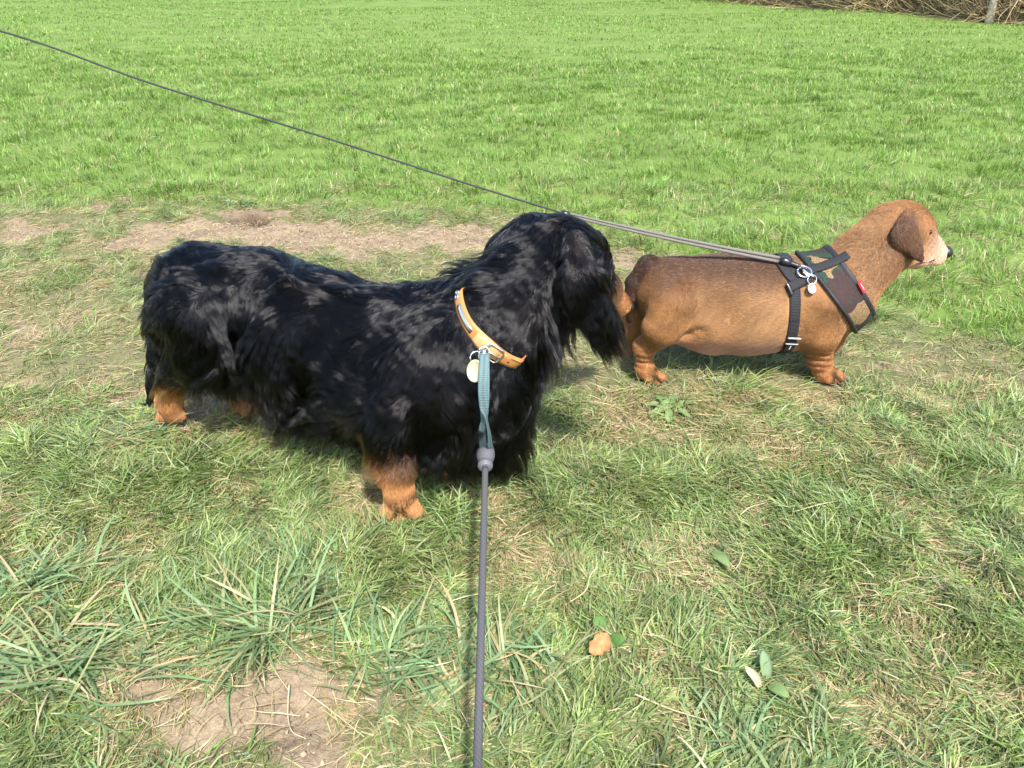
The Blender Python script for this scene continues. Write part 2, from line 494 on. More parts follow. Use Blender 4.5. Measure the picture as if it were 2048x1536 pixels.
def disc(name, c, nrmv, rx, ry, th, m, parent=None, upv=(0, 0, 1), n=28):
    nrmv = nrm(np.array(nrmv, float)); u = nrm(np.cross(upv, nrmv)); w = np.cross(nrmv, u)
    a = np.arange(n) * 2 * math.pi / n
    rings = [(0.92, -th / 2), (1, -th / 4), (1, th / 4), (.92, th / 2), (.86, th / 2), (.84, th * .38)]
    v = np.concatenate([np.array(c) + s * (rx * np.cos(a)[:, None] * u + ry * np.sin(a)[:, None] * w) + h * nrmv for s, h in rings])
    i = np.arange(len(rings) - 1)[:, None] * n; j = np.arange(n)[None]
    q = np.stack([i + j, i + (j + 1) % n, i + n + (j + 1) % n, i + n + j], -1).reshape(-1, 4)
    fs = [q, np.array([np.arange(n)[::-1], (len(rings) - 1) * n + np.arange(n)])]
    return mesh_obj(name, np_mesh(name, v, fs, smooth=False), m, parent)
def bez(pts, n=40):
    """smooth curve through the points (Catmull-Rom)"""
    p = np.asarray(pts, float); p = np.concatenate([[2 * p[0] - p[1]], p, [2 * p[-1] - p[-2]]])
    out = []
    m = len(p) - 3; per = max(2, n // m)
    for i in range(m):
        a, b, c, d = p[i:i + 4]
        for t in np.linspace(0, 1, per, endpoint=False):
            out.append(.5 * ((2 * b) + (c - a) * t + (2 * a - 5 * b + 4 * c - d) * t * t + (3 * b - a - 3 * c + d) * t ** 3))
    out.append(p[-2]); return np.array(out)

# ---------------------------------------------------------------- the black and tan long-haired dog
BLK, TAN, TAN2 = (.0035, .0034, .0042), (.38, .175, .065), (.26, .115, .045)
def Yb(px): return 1.22 - .24 * (px - 400) / 550
tailward = nrm(V(-.42, .24, 0)); near_side = nrm(V(-.24, -.42, 0))
B = Solid(0.0045)
bodyflow = tailward * .9 + V(0, 0, -.42)
B.add((410, 584, 1.22, 97), (520, 607, 1.17, 93), .05, BLK, .042, tailward + V(0, 0, -.25))
B.add((382, 592, 1.225, 74), (372, 620, 1.225, 66), .03, BLK, .036, V(-.10, .05, -1))
B.add((520, 607, 1.17, 93), (650, 670, 1.11, 112), .05, BLK, .058, bodyflow)
B.add((650, 670, 1.11, 112), (800, 722, 1.045, 124), .05, BLK, .065, bodyflow)
B.add((800, 722, 1.045, 122), (925, 765, .99, 112), .05, BLK, .065, bodyflow)
B.add((1000, 795, .99, 72), (955, 850, .985, 64), .05, BLK, .032, V(-.2, 0, -1))
B.add((615, 780, 1.09, 48), (860, 856, .99, 56), .05, BLK, .038, V(-.35, .08, -1))            # brisket and belly
# near hind leg
B.add((416, 636, 1.112, 80), (412, 690, 1.108, 62), .022, BLK, .055, V(-.35, .1, -1))
B.add((404, 700, 1.115, 52), (352, 742, 1.155, 26), .03, BLK, .038, V(-.5, .1, -1))
B.add((345, 748, 1.163, 23), (338, 800, 1.178, 21), .015, TAN, .012, V(0, -.2, -1))
B.add((338, 803, 1.178, 22), (345, 824, 1.18, 22), .012, TAN, .010, V(.2, -.4, -.8))
for tx, ty in ((322, 836), (342, 841), (361, 832)):
    B.add((340, 815, 1.18, 13), (tx, ty, 1.178, 10), .003, TAN, .004, V(.2, -.6, -.6))
# far hind leg
B.add((440, 690, 1.24, 66), (470, 745, 1.24, 40), .03, BLK, .05, V(-.2, 0, -1))
B.add((468, 750, 1.24, 26), (482, 795, 1.235, 20), .015, TAN2, .02, V(0, -.2, -1))
B.add((482, 797, 1.235, 20), (498, 820, 1.225, 18), .012, TAN, .008, V(.3, -.4, -.6))
# near front leg
B.add((840, 790, .955, 84), (776, 862, .94, 50), .035, BLK, .036, V(-.5, .1, -1))
B.add((752, 896, .938, 20), (772, 945, .925, 22), .012, tuple(np.array(TAN) * .8), .018, V(-.5, .1, -1))
B.add((790, 872, .935, 40), (800, 935, .918, 29), .02, BLK, .016, V(-.3, .1, -1))
B.add((793, 945, .917, 29), (800, 995, .913, 33), .015, TAN, .006, V(0, -.2, -1))
for tx, ty in ((776, 1024), (803, 1033), (832, 1025)):
    B.add((802, 996, .913, 24), (tx, ty, .903, 16), .003, TAN, .004, V(.1, -.6, -.6))
# far front leg
B.add((960, 850, 1.02, 66), (915, 890, 1.03, 40), .03, BLK, .06, V(-.3, 0, -1))
B.add((915, 893, 1.03, 34), (900, 925, 1.03, 26), .015, TAN2, .03, V(-.1, 0, -1))
B.add((900, 925, 1.03, 27), (915, 946, 1.025, 24), .012, TAN, .008, V(.3, -.4, -.6))
# tail hanging behind the haunch
B.add((340, 630, 1.25, 22), (314, 710, 1.255, 15), .02, BLK, .045, V(-.25, .1, -1), lift=.6)
B.add((314, 710, 1.255, 15), (298, 772, 1.25, 7), .01, BLK, .045, V(-.2, .1, -1), lift=.6)
# neck and head, turned away towards the other dog
B.add((830, 662, 1.06, 72), (955, 606, 1.08, 60), .05, BLK, .035, V(-.8, 0, -.5))
B.add((915, 725, .99, 108), (1050, 590, 1.06, 88), .05, BLK, .05, V(-.7, -.1, -.7))
B.add((1010, 655, 1.01, 74), (1085, 600, 1.05, 66), .04, BLK, .055, V(-.5, -.1, -.9))
B.add((1075, 545, 1.085, 80), (1115, 520, 1.105, 76), .04, BLK, .050, V(-.75, -.2, -.45))
B.add((1115, 515, 1.105, 72), (1160, 522, 1.135, 60), .035, BLK, .025, V(-.7, -.2, -.25))
B.add((1175, 545, 1.17, 46), (1205, 580, 1.20, 34), .025, BLK, .012, V(-.5, -.4, -.2))
B.add((1205, 582, 1.205, 33), (1238, 608, 1.235, 23), .02, TAN, .008, V(-.6, -.5, -.1))
earn = nrm(V(.35, -.85, .25))
B.add((1145, 485, 1.035, 26), (1162, 565, .985, 38), .012, BLK, .055, V(.25, -.1, -1), flat=(earn, 1.7))
B.add((1162, 565, .985, 38), (1204, 645, 1.005, 32), .010, BLK, .042, V(.38, .05, -1), flat=(earn, 1.7))
farn = nrm(V(-.7, -.3, .3))
B.add((1062, 458, 1.13, 30), (1010, 502, 1.14, 36), .025, BLK, .04, V(-.5, 0, -1))
B.build()
bv, bq = B.skin()

col_c = (P(905, 590, 1.0) + P(1040, 725, 1.0)) / 2                  # the collar's plane
bcol, bln, bflow, blift = B.blend(bv)
me = np_mesh('body', bv, [bq], attrs={'hcol': ('FLOAT_COLOR', bcol * .8)})
mat_dogskin = add_noise_bump(mat('dog_skin', rough=.7, spec=.2, attr='hcol'), 300, .4, .001)
base = G(560, 880); base[2] = 0
black_dog = empty('dog', base, 'black and tan long-haired dachshund turning its head to sniff the brown dog', 'dog')
mesh_obj('body', me, mat_dogskin, black_dog)

# collar ring: a tilted loop round the neck
def ring_radii(S, c, ax, nth, rmax=.2, start=None, smooth=2):
    ax = nrm(ax); u = nrm(np.cross(ax, [0, 0, 1.])); w = np.cross(u, ax)
    th = np.arange(nth) * 2 * math.pi / nth
    d = np.cos(th)[:, None] * u + np.sin(th)[:, None] * w
    r = np.linspace(0, rmax, 160)
    sd = S.sd((c + d[:, None] * r[None, :, None]).reshape(-1, 3)).reshape(nth, -1)
    out = sd > 0
    rad = r[np.where(out.any(1), out.argmax(1), -1)]
    for _ in range(smooth): rad = (np.roll(rad, 1) + 2 * rad + np.roll(rad, -1)) / 4
    return th, d, rad
p_top, n_top = B.hit(917, 596, .006); p_mid, n_mid = B.hit(956, 678, .006); p_low, n_low = B.hit(1030, 726, .006)
col_ax = nrm(np.cross(p_mid - p_top, p_low - p_mid)); 
neck_ax = nrm(P(1050, 590, 1.06) - P(915, 725, .99))
if col_ax @ neck_ax < 0: col_ax = -col_ax
if col_ax @ neck_ax < .6: col_ax = nrm(col_ax * .3 + neck_ax)
na, nb = P(915, 725, .99), P(1050, 590, 1.06)
tt = ((p_mid - na) @ col_ax) / (neck_ax @ col_ax); col_c = na + neck_ax * tt
def in_collar(p, w=.009): return np.abs((p - col_c) @ col_ax) < w

nzv = Noise(8, 14, 3, 3, 21); nzv2 = Noise(45, 14, 3, 3, 22); nzl = Noise(8, 10, 1, 3, 23); nzw0 = Noise(27, 16, 3, 3, 24); lie = nrm(tailward * .8 + V(0, 0, -.6))
def nzw(p): return nzw0(p - (p @ lie)[..., None] * lie * .66)
wt = sstep(.010, .018, bln) + .0001
near_neck = lambda p: np.linalg.norm(p - col_c, axis=-1) < .17
def coat(S, v, q, ng, n, K, weight, clump, jit, tag_, w_guide, w_child, rad, stop=None, tau=.010, grav=1.0):
    g_roots = sample_surface(v, q, ng, weight)
    c_, l_, f_, lf_ = S.blend(g_roots, tau)
    l_ = l_ * (1 + .25 * nzl(g_roots)) * rng.uniform(.85, 1.15, ng) * np.where(l_ > .03, 1.3, 1.)
    f_ = nrm(f_ + nzv(g_roots) * .20 + nzw(g_roots) * .05)
    wv_ = (.35 + .65 * sstep(.045, .060, l_ / 1.35))[:, None]
    g = grow(S, g_roots, K, l_, f_, lf_, lambda p, a_: nzv(p) * .30 + nzw(p) * .26 * a_, w_guide, grav * .38, stop=stop, wv=wv_)
    roots = sample_surface(v, q, n, weight)
    if stop is not None:
        roots = roots[~stop(roots)]
    pts, gi = children(g, g_roots, roots, clump, jit, rng.uniform(.70, 1.0, len(roots)), S, nzv2, w_child)
    col, ln_, _, _ = S.blend(roots, tau * .6)
    return pts, roots, col, ln_
def stop_fn(p):
    x, y = proj(p)
    return in_collar(p, .0085) & near_neck(p) & (y > 582 + 8 * nzl(p)) & (x > 900 + 12 * nzl(p)) & (x < 1046 + 14 * nzl(p)) & (p[..., 1] < col_c[1] + .04)
def short_hair_material(name):
    m = mat(name, rough=.42, spec=.32, attr='hcol'); return m
mat_short = short_hair_material('short_dog_hair')
mat_hair_black = hair_material('long_dog_hair', .17, .26, .0)
pts, roots, hcol, hln = coat(B, bv, bq, 11000, 260000, 15, wt, .50, .0008, 'b', .8, .0004, .0003, stop_fn)
short = hln < .014
hcol = hcol * rng.uniform(.6, 1.5, (len(roots), 1)) + np.where(rng.random((len(roots), 1)) < .03, .003, 0)
warm = sstep(.2, 1.2, nzl(roots))[:, None]
hcol = np.where((hcol[:, :1] < .04), hcol + warm * V(.0026, .0014, .0007), hcol)
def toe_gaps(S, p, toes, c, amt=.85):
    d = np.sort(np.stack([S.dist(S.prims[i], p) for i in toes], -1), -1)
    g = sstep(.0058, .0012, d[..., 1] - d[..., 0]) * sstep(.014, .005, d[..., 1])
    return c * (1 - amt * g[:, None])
def short_pts(S, r, f, L, lift, dis):
    gk = S.grad(r)
    f = nrm(f + nzv(r) * .10 + rng.normal(size=r.shape) * dis)
    f = nrm(f - gk * np.sum(f * gk, -1, keepdims=True))
    pts = np.zeros((len(r), 4, 3)); pts[:, 0] = r - gk * .0008
    for k_ in range(1, 4):
        q_ = r + f * L[:, None] * k_ / 3 + gk * L[:, None] * lift[:, None] * (k_ / 3) ** .7
        q_ += S.grad(q_) * np.clip(.0006 - S.sd(q_), 0, .01)[:, None]
        pts[:, k_] = q_
    return pts
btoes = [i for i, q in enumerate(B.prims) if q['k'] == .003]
sr = sample_surface(bv, bq, 26000, sstep(.020, .013, bln) + .0001)
scol, sln, sfl, _ = B.blend(sr, .005)
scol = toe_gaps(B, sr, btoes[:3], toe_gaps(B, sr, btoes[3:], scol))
scol = scol * rng.uniform(.65, 1.35, (len(sr), 1))
hair_curves('short_coat', short_pts(B, sr, sfl, np.clip(sln, .004, .014) * rng.uniform(.7, 1.2, len(sr)), np.full(len(sr), .12), .10), rng.uniform(.00026, .0004, len(sr)), scol, mat_short, black_dog)
hair_curves('coat', pts, np.where(short, .00035, rng.uniform(.00013, .00027, len(roots))), hcol, mat_hair_black, black_dog)

mat_nose = add_noise_bump(mat('dog_nose', (.012, .011, .012), .35), 500, .5, .001)
mat_eye = mat('dog_eye', (.012, .006, .004), .08, spec=.8)
mat_claw = mat('claw', (.02, .016, .014), .35)
def blob(name, c, r, m, parent, sx=V(1, 1, 1), seg=16):
    bm = bmesh.new(); bmesh.ops.create_uvsphere(bm, u_segments=seg, v_segments=seg // 2 + 2, radius=1)
    for v in bm.verts: v.co = Vector(np.array(v.co) * r * sx + c)
    me = bpy.data.meshes.new(name); bm.to_mesh(me); bm.free()
    for f in me.polygons: f.use_smooth = True
    return mesh_obj(name, me, m, parent)
def nose(c, fwd, r, parent):
    """nose leather with two nostrils"""
    fwd = nrm(np.array(fwd, float)); rt = nrm(np.cross(fwd, [0, 0, 1.])); up = np.cross(rt, fwd)
    bm = bmesh.new(); bmesh.ops.create_uvsphere(bm, u_segments=20, v_segments=14, radius=1)
    for v in bm.verts:
        x, y, z = v.co
        p = np.array([x * 1.05, y * .8, z * .8])
        for s in (-1, 1):
            d = np.linalg.norm(p - np.array([s * .5, .62, -.05])); p[1] -= .35 * math.exp(-(d / .24) ** 2)
        p[0] *= 1 - .25 * max(0, -p[2])
        v.co = Vector(c + (rt * p[0] + fwd * p[1] + up * p[2]) * r)
    me = bpy.data.meshes.new('nose'); bm.to_mesh(me); bm.free()
    for f in me.polygons: f.use_smooth = True
    return mesh_obj('nose', me, mat_nose, parent)
def claw(c, fwd, L, r, parent):
    fwd = nrm(np.array(fwd, float))
    p = np.array([c + fwd * L * t + V(0, 0, -1) * L * .5 * t * t for t in np.linspace(0, 1, 5)])
    return tube('claw', p, r * np.array([1, .95, .8, .55, .15]), mat_claw, parent, 7)
nose(P(1254, 613, 1.253), V(.6, .6, -.25), .0125, black_dog)
blob('eye', B.hit(1222, 535)[0], .007, mat_eye, black_dog)
for tx, ty, yy in ((773, 1034, .899), (803, 1044, .897), (836, 1035, .899)):
    claw(P(tx, ty, yy), V(.15, -.8, -.2), .012, .003, black_dog)
for tx, ty, yy in ((320, 843, 1.178), (343, 848, 1.176), (364, 838, 1.178)):
    claw(P(tx, ty, yy), V(.2, -.8, -.2), .010, .0026, black_dog)

# ---------------------------------------------------------------- leather collar, its tag, and the near lead
def leather(name, c):
    m = mat(name, c, .5); t = NT(m)
    t.l(t.mix(t.noise(60, 4), tuple(np.array(c) * .75), tuple(np.minimum(np.array(c) * 1.15, 1))), t.b.inputs['Base Color'])
    t.bump(t.noise(900, 3), .25, .0004); return m
mat_leather = leather('tan_leather', (.46, .20, .058)); mat_leather_pale = leather('pale_leather', (.62, .36, .15))
mat_metal = mat('nickel', (.75, .75, .74), .22, 1.0); mat_steel = mat('dull_steel', (.5, .5, .5), .35, 1.0)
mat_thread = mat('dark_stitching', (.03, .02, .015), .8)
collar = empty('dog_collar', col_c, 'tan leather collar with metal name plate on the black dog', 'collar')
NTH = 96
th, dd, rr = ring_radii(B, col_c, col_ax, NTH, .2, smooth=5)
off = .0065
rx_, ry_ = proj(col_c + dd * rr[:, None])
win = sstep(892, 896, rx_) * sstep(580, 586, ry_) * sstep(1046, 1040, rx_) * ((dd @ nrm(V(0, 0, CAMH) - col_c)) > -.1)
for _ in range(0): win = (np.roll(win, 1) + 2 * win + np.roll(win, -1)) / 4
ring = col_c + dd * (rr - .010 + (off + .010) * win)[:, None]
rside = np.repeat(col_ax[None], NTH, 0)
ppx, ppy = proj(ring); facing = dd @ nrm(V(0, 0, CAMH) - col_c)
ang_mid = int(np.argmin(np.where(facing > 0, np.hypot(ppx - 960, ppy - 690), 1e9)))
w_pad = np.exp(-((((np.arange(NTH) - (ang_mid)) + NTH / 2) % NTH - NTH / 2) / 3.2) ** 2)
ribbon('strap', ring, rside, .0185 + .007 * w_pad, .0032, mat_leather, collar, closed=True, nrmv=dd)
def on_ring(px, py):
    j = int(np.argmin(np.where(facing > 0, np.hypot(ppx - px, ppy - py), 1e9)))
    return j, ring[j], dd[j], nrm(ring[(j + 1) % NTH] - ring[j - 1])
# hardware on the collar
j, c, o, tg = on_ring(937, 634)
js = [(j + k) % NTH for k in (-3, -2, -1, 0, 1, 2, 3)]
ribbon('name_plate', np.array([ring[k] + dd[k] * .0034 for k in js]), rside[:7], .0075, .0010, mat_metal, collar, nrmv=np.array([dd[k] for k in js]))
for px, py in ((917, 598), (912, 588)):
    j, c, o, tg = on_ring(px, py)
    disc('stud', c + o * .0042 + col_ax * (.002 if px < 915 else 0), o, .0032, .0032, .0022, mat_metal, collar)
js = [(ang_mid + k) % NTH for k in range(-3, 3)]
ribbon('leather_keeper', np.array([ring[k] + dd[k] * .0033 for k in js]), rside[:6], np.array([.016, .021, .023, .023, .02, .015]), .0022, mat_leather_pale, collar, nrmv=np.array([dd[k] for k in js]))
j, c, o, tg = on_ring(990, 700)
jb, cb, ob, tgb = j, c, o, tg
sgn = 1 if (tg @ (P(1030, 726, 1.0) - P(960, 690, 1.0))) > 0 else -1
tgd = tg * sgn                                                        # along the strap towards the throat
bk = [c + o * .0055 + tgd * a + col_ax * b for a, b in ((-.009, -.012), (.009, -.012), (.012, -.008), (.012, .008), (.009, .012), (-.009, .012), (-.012, .008), (-.012, -.008))]
bk = np.array(bk + bk[:2])
tube('buckle', bk, .0016, mat_metal, collar, 8)
tube('buckle_tongue', [c + o * .0065 - tgd * .011, c + o * .0075, c + o * .0065 + tgd * .012], .0011, mat_metal, collar, 7)
js = [(j + sgn * k) % NTH for k in range(1, 8)]
we = np.array([.019, .0188, .0185, .018, .016, .011, .003])
ribbon('strap_end', np.array([ring[k] + dd[k] * .0034 for k in js]), rside[:7], we, .0022, mat_leather, collar, nrmv=np.array([dd[k] for k in js]))
sl = []
for k, w in zip(js[2:], we[2:]): sl.append(ring[k] + dd[k] * .0058 + col_ax * (w / 2 - .0018))
for k, w in list(zip(js[2:], we[2:]))[::-1]: sl.append(ring[k] + dd[k] * .0058 - col_ax * (w / 2 - .0018))
tube('stitching', np.array(sl), .0004, mat_thread, collar, 5)
for k in (2, 4):
    q = js[k]; disc('punched_hole', ring[q] + dd[q] * .0058, dd[q], .0014, .0014, .0004, mat_thread, collar, n=14)
# D ring the lead is clipped to
cD = P(968, 704, 1.0); hp, hn = B.hit(968, 704, .014); cD = hp
tube('d_ring', torus_np(cD, nrm(hn * .5 + V(0, -.3, .1)), .0068, .0014, 24), .0013, mat_steel, collar, 8)
# round identity tag on its split ring
tp, tn = B.hit(951, 742, .016)
tag_o = empty('identity_tag', tp, 'dull gold round identity tag on a split ring at the leather collar', 'dog tag')
mat_brass = add_noise_bump(mat('worn_brass', (.34, .33, .22), .6, .4), 700, .15, .0003)
fr = nrm(V(-.1, -.85, .45))
disc('disc', tp + fr * .004, fr, .0112, .0150, .0016, mat_brass, tag_o)
dt, _ = B.hit(954, 730, .016); disc('punched_hole', dt + fr * .0052, fr, .0016, .0016, .0004, mat_thread, tag_o, n=12)
rp, _ = B.hit(952, 715, .017)
tube('split_ring', torus_np(rp, nrm(V(.35, -.8, .2)), .0080, .001, 28), .0011, mat_metal, tag_o, 8)

# lead of the black dog: teal webbing, grey toggle, thick grey cord up to the holder's hand
mat_cord = mat('grey_cord', (.08, .08, .09), .8, spec=.3); t = NT(mat_cord)
wv = t.n('TexWave', wave_type='BANDS', bands_direction='DIAGONAL'); wv.inputs['Scale'].default_value = 1
cmb = t.n('CombineXYZ'); aa = t.n('Attribute', attribute_name='along'); ac = t.n('Attribute', attribute_name='across')
ma = t.n('Math', operation='MULTIPLY'); ma.inputs[1].default_value = 90; t.l(aa.outputs['Fac'], ma.inputs[0]); mb = t.n('Math', operation='MULTIPLY'); mb.inputs[1].default_value = 3.0; t.l(ac.outputs['Fac'], mb.inputs[0])
t.l(ma.outputs[0], cmb.inputs[0]); t.l(mb.outputs[0], cmb.inputs[1]); t.l(cmb.outputs[0], wv.inputs['Vector'])
t.bump(wv.outputs['Fac'], .25, .0008)
t.l(t.mix(wv.outputs['Fac'], (.066, .064, .068), (.082, .080, .085)), t.b.inputs['Base Color'])
mat_teal = mat('teal_webbing', (.10, .2, .2), .8, spec=.3); t = NT(mat_teal)
ac = t.n('Attribute', attribute_name='across'); aa = t.n('Attribute', attribute_name='along')
cc = t.ramp(ac.outputs['Fac'], [(0., (.085, .18, .18)), (.30, (.085, .18, .18)), (.36, (.075, .09, .11)), (.64, (.075, .09, .11)), (.70, (.085, .18, .18))], 'CONSTANT')
mm = t.n('Math', operation='MULTIPLY'); mm.inputs[1].default_value = 2600; t.l(aa.outputs['Fac'], mm.inputs[0]); sn = t.n('Math', operation='SINE'); t.l(mm.outputs[0], sn.inputs[0])
t.l(t.mix(t.noise(160, 3), cc, (.12, .17, .18)), t.b.inputs['Base Color']); t.bump(sn.outputs[0], .5, .0006)
top = cD + nrm(V(0, 0, CAMH) - cD) * .012
tog = P(971, 912, .90)
leadA = empty('dog_lead', tog, 'grey cord lead with teal webbing loop, held up from the black dog by its collar', 'dog lead')
def strap_path(pxs, y0, y1, d0, d1):
    out = []
    for px, py in pxs:
        f = (py - y0) / (y1 - y0); out.append(P(px, py, d0 + (d1 - d0) * f - .035 * math.sin(math.pi * f) ** .7))
    return bez(out, 30)
Y0, Y1 = top[1] - .004, tog[1] + .004
w1 = strap_path([(969, 706), (967, 745), (965, 780), (968, 815), (973, 835), (979, 868), (981, 900)], 706, 900, Y0, Y1)
w2 = strap_path([(970, 706), (970, 745), (970, 780), (969, 812), (966, 838), (964, 868), (967, 900)], 706, 900, Y0 + .004, Y1 + .003)
n1 = len(w1); tl = np.linspace(0, 1, n1)
tw = np.interp(tl, [0, .5, .68, .8, 1], [0, .15, 1.35, 1.25, .9])
vx, vd = V(1, 0, 0), nrm(V(0, 0, CAMH) - w1[n1 // 2])
s1 = np.cos(tw)[:, None] * vx - np.sin(tw)[:, None] * vd
tw2 = np.interp(tl, [0, .5, .68, .8, 1], [0, -.1, -1.1, -.45, -.2])
s2 = np.cos(tw2)[:, None] * vx - np.sin(tw2)[:, None] * vd
ribbon('webbing', w1, nrm(s1), .0114, .0014, mat_teal, leadA)
ribbon('webbing', w2, nrm(s2), .0114, .0014, mat_teal, leadA)
hand = P(953, 1800, .30); hand2 = P(955, 1536, .44)
cord = bez([tog + (hand2 - tog) * .06, tog + (hand2 - tog) * .35, tog + (hand2 - tog) * .7, hand2, hand], 60)
tube('cord', cord, .0042, mat_cord, leadA, 14)
ax_ = nrm(hand2 - tog)
prof = [(-.018, .0090), (-.0165, .0115), (-.010, .0128), (-.001, .0130), (.006, .0120), (.010, .0106), (.013, .0098), (.019, .0092), (.024, .0088), (.027, .0080), (.0275, .0058)]
mat_rub = add_noise_bump(mat('grey_rubber', (.095, .095, .105), .55), 500, .2, .0005)
tube('toggle', np.array([tog + ax_ * a for a, r in prof]), np.array([r for a, r in prof]), mat_rub, leadA, 24)
tube('toggle_collar', np.array([tog + ax_ * (.018 + a) for a in (0, .001, .006, .007)]), np.array([.0090, .0106, .0102, .0090]), mat_rub, leadA, 24)
jr, _ = B.hit(966, 706, .018)
tube('clip', bez([jr + V(-.004, -.002, .004), jr + V(.003, -.006, .004), jr + V(.005, -.006, -.006), jr + V(0, -.006, -.012), jr + V(-.005, -.005, -.006), jr + V(-.004, -.002, .004)], 30), .0017, mat_steel, leadA, 8)
tube('clip_barrel', [jr + V(.002, -.007, .008), jr + V(.001, -.008, -.004), jr + V(.001, -.008, -.012)], np.array([.0028, .0036, .003]), mat_steel, leadA, 10)

# ---------------------------------------------------------------- the smooth brown dog
RED, RED2, SAD, PALE, DARK, ORG = (.245, .118, .044), (.310, .164, .070), (.050, .022, .012), (.50, .36, .26), (.042, .025, .020), (.30, .130, .046)
D = Solid(0.0036)
tw_ = V(-1, 0, -.25)
D.add((1335, 587, 1.41, 66), (1420, 604, 1.41, 82), .05, RED, .010, tw_)
D.add((1420, 604, 1.41, 82), (1500, 610, 1.41, 87), .05, RED2, .010, tw_)
D.add((1500, 610, 1.41, 87), (1595, 606, 1.405, 80), .05, RED2, .010, tw_)
D.add((1595, 606, 1.405, 78), (1662, 600, 1.40, 63), .05, RED, .010, tw_)
D.add((1680, 596, 1.40, 46), (1690, 606, 1.40, 38), .04, RED, .011, V(-.4, 0, -1))
D.add((1660, 578, 1.405, 64), (1742, 510, 1.42, 53), .05, RED, .014, V(-.8, 0, -.6))
D.add((1742, 510, 1.42, 53), (1785, 462, 1.435, 47), .04, RED, .012, V(-.6, 0, -.8))
D.add((1790, 460, 1.437, 48), (1806, 458, 1.445, 48), .03, RED, .007, V(-.9, -.2, -.3))
D.add((1806, 452, 1.452, 42), (1832, 454, 1.465, 34), .025, ORG, .006, V(-.9, -.3, -.1))
D.add((1838, 482, 1.475, 33), (1856, 494, 1.492, 25), .022, PALE, .006, V(-.7, -.3, -.3))
D.add((1856, 492, 1.492, 23), (1881, 505, 1.515, 15), .014, PALE, .004, V(-.7, -.3, -.2))
D.add((1832, 510, 1.475, 20), (1872, 517, 1.507, 14), .010, (.55, .34, .22), .005, V(-.7, -.3, -.5))
D.add((1795, 505, 1.45, 36), (1830, 508, 1.47, 22), .03, ORG, .010, V(-.6, 0, -.7))
# tail
D.add((1296, 532, 1.415, 19), (1266, 565, 1.41, 14), .010, DARK, .010, V(-.5, 0, -1))
D.add((1266, 565, 1.41, 14), (1258, 600, 1.405, 10), .006, DARK, .010, V(-.2, 0, -1))
D.add((1258, 600, 1.405, 10), (1258, 640, 1.41, 5), .008, DARK, .010, V(0, 0, -1))
# near hind leg
D.add((1340, 560, 1.415, 48), (1302, 538, 1.415, 22), .02, RED, .007, V(-1, 0, -.4))
D.add((1346, 608, 1.345, 46), (1320, 652, 1.337, 39), .028, RED, .010, V(-.4, 0, -1))
D.add((1338, 646, 1.338, 28), (1292, 694, 1.358, 21), .022, RED, .009, V(-.3, 0, -1))
D.add((1284, 694, 1.362, 17), (1289, 735, 1.362, 14.5), .014, ORG, .007, V(0, 0, -1))
D.add((1290, 740, 1.36, 19), (1306, 753, 1.352, 17), .012, ORG, .005, V(.3, -.4, -1))
for tx, ty in ((1298, 760), (1312, 762), (1324, 756)):
    D.add((1303, 750, 1.355, 11), (tx, ty, 1.343, 8.5), .003, ORG, .004, V(.5, -.4, -.6))
# far hind leg
D.add((1300, 610, 1.46, 45), (1272, 655, 1.465, 32), .03, RED, .010, V(-.3, 0, -1))
D.add((1266, 655, 1.465, 26), (1243, 690, 1.47, 17), .02, RED2, .008, V(-.3, 0, -1))
D.add((1243, 690, 1.47, 16), (1247, 718, 1.47, 15), .012, ORG, .007, V(0, 0, -1))
D.add((1247, 720, 1.47, 15), (1264, 731, 1.465, 13), .01, ORG, .005, V(.3, -.4, -1))
# front legs
D.add((1656, 608, 1.346, 50), (1641, 668, 1.338, 35), .018, RED, .010, V(-.2, 0, -1))
D.add((1638, 668, 1.347, 33), (1638, 718, 1.352, 20.5), .02, ORG, .007, V(0, 0, -1))
D.add((1638, 718, 1.352, 20.5), (1645, 742, 1.352, 17), .015, ORG, .006, V(0, 0, -1))
D.add((1648, 746, 1.35, 19), (1668, 753, 1.345, 16), .012, ORG, .005, V(.4, -.3, -1))
for tx, ty in ((1656, 759), (1671, 761), (1683, 755)):
    D.add((1658, 748, 1.35, 11), (tx, ty, 1.336, 8.5), .003, ORG, .004, V(.5, -.4, -.6))
D.add((1668, 612, 1.45, 50), (1655, 668, 1.462, 32), .03, RED, .010, V(-.2, 0, -1))
D.add((1652, 668, 1.462, 28), (1640, 718, 1.46, 19), .02, ORG, .007, V(0, 0, -1))
D.add((1640, 720, 1.46, 17), (1658, 731, 1.455, 14), .012, ORG, .005, V(.4, -.3, -1))
# loose skin between thigh and belly
D.add((1350, 660, 1.365, 20), (1420, 682, 1.385, 20), .03, RED, .006, V(-1, 0, -.2))
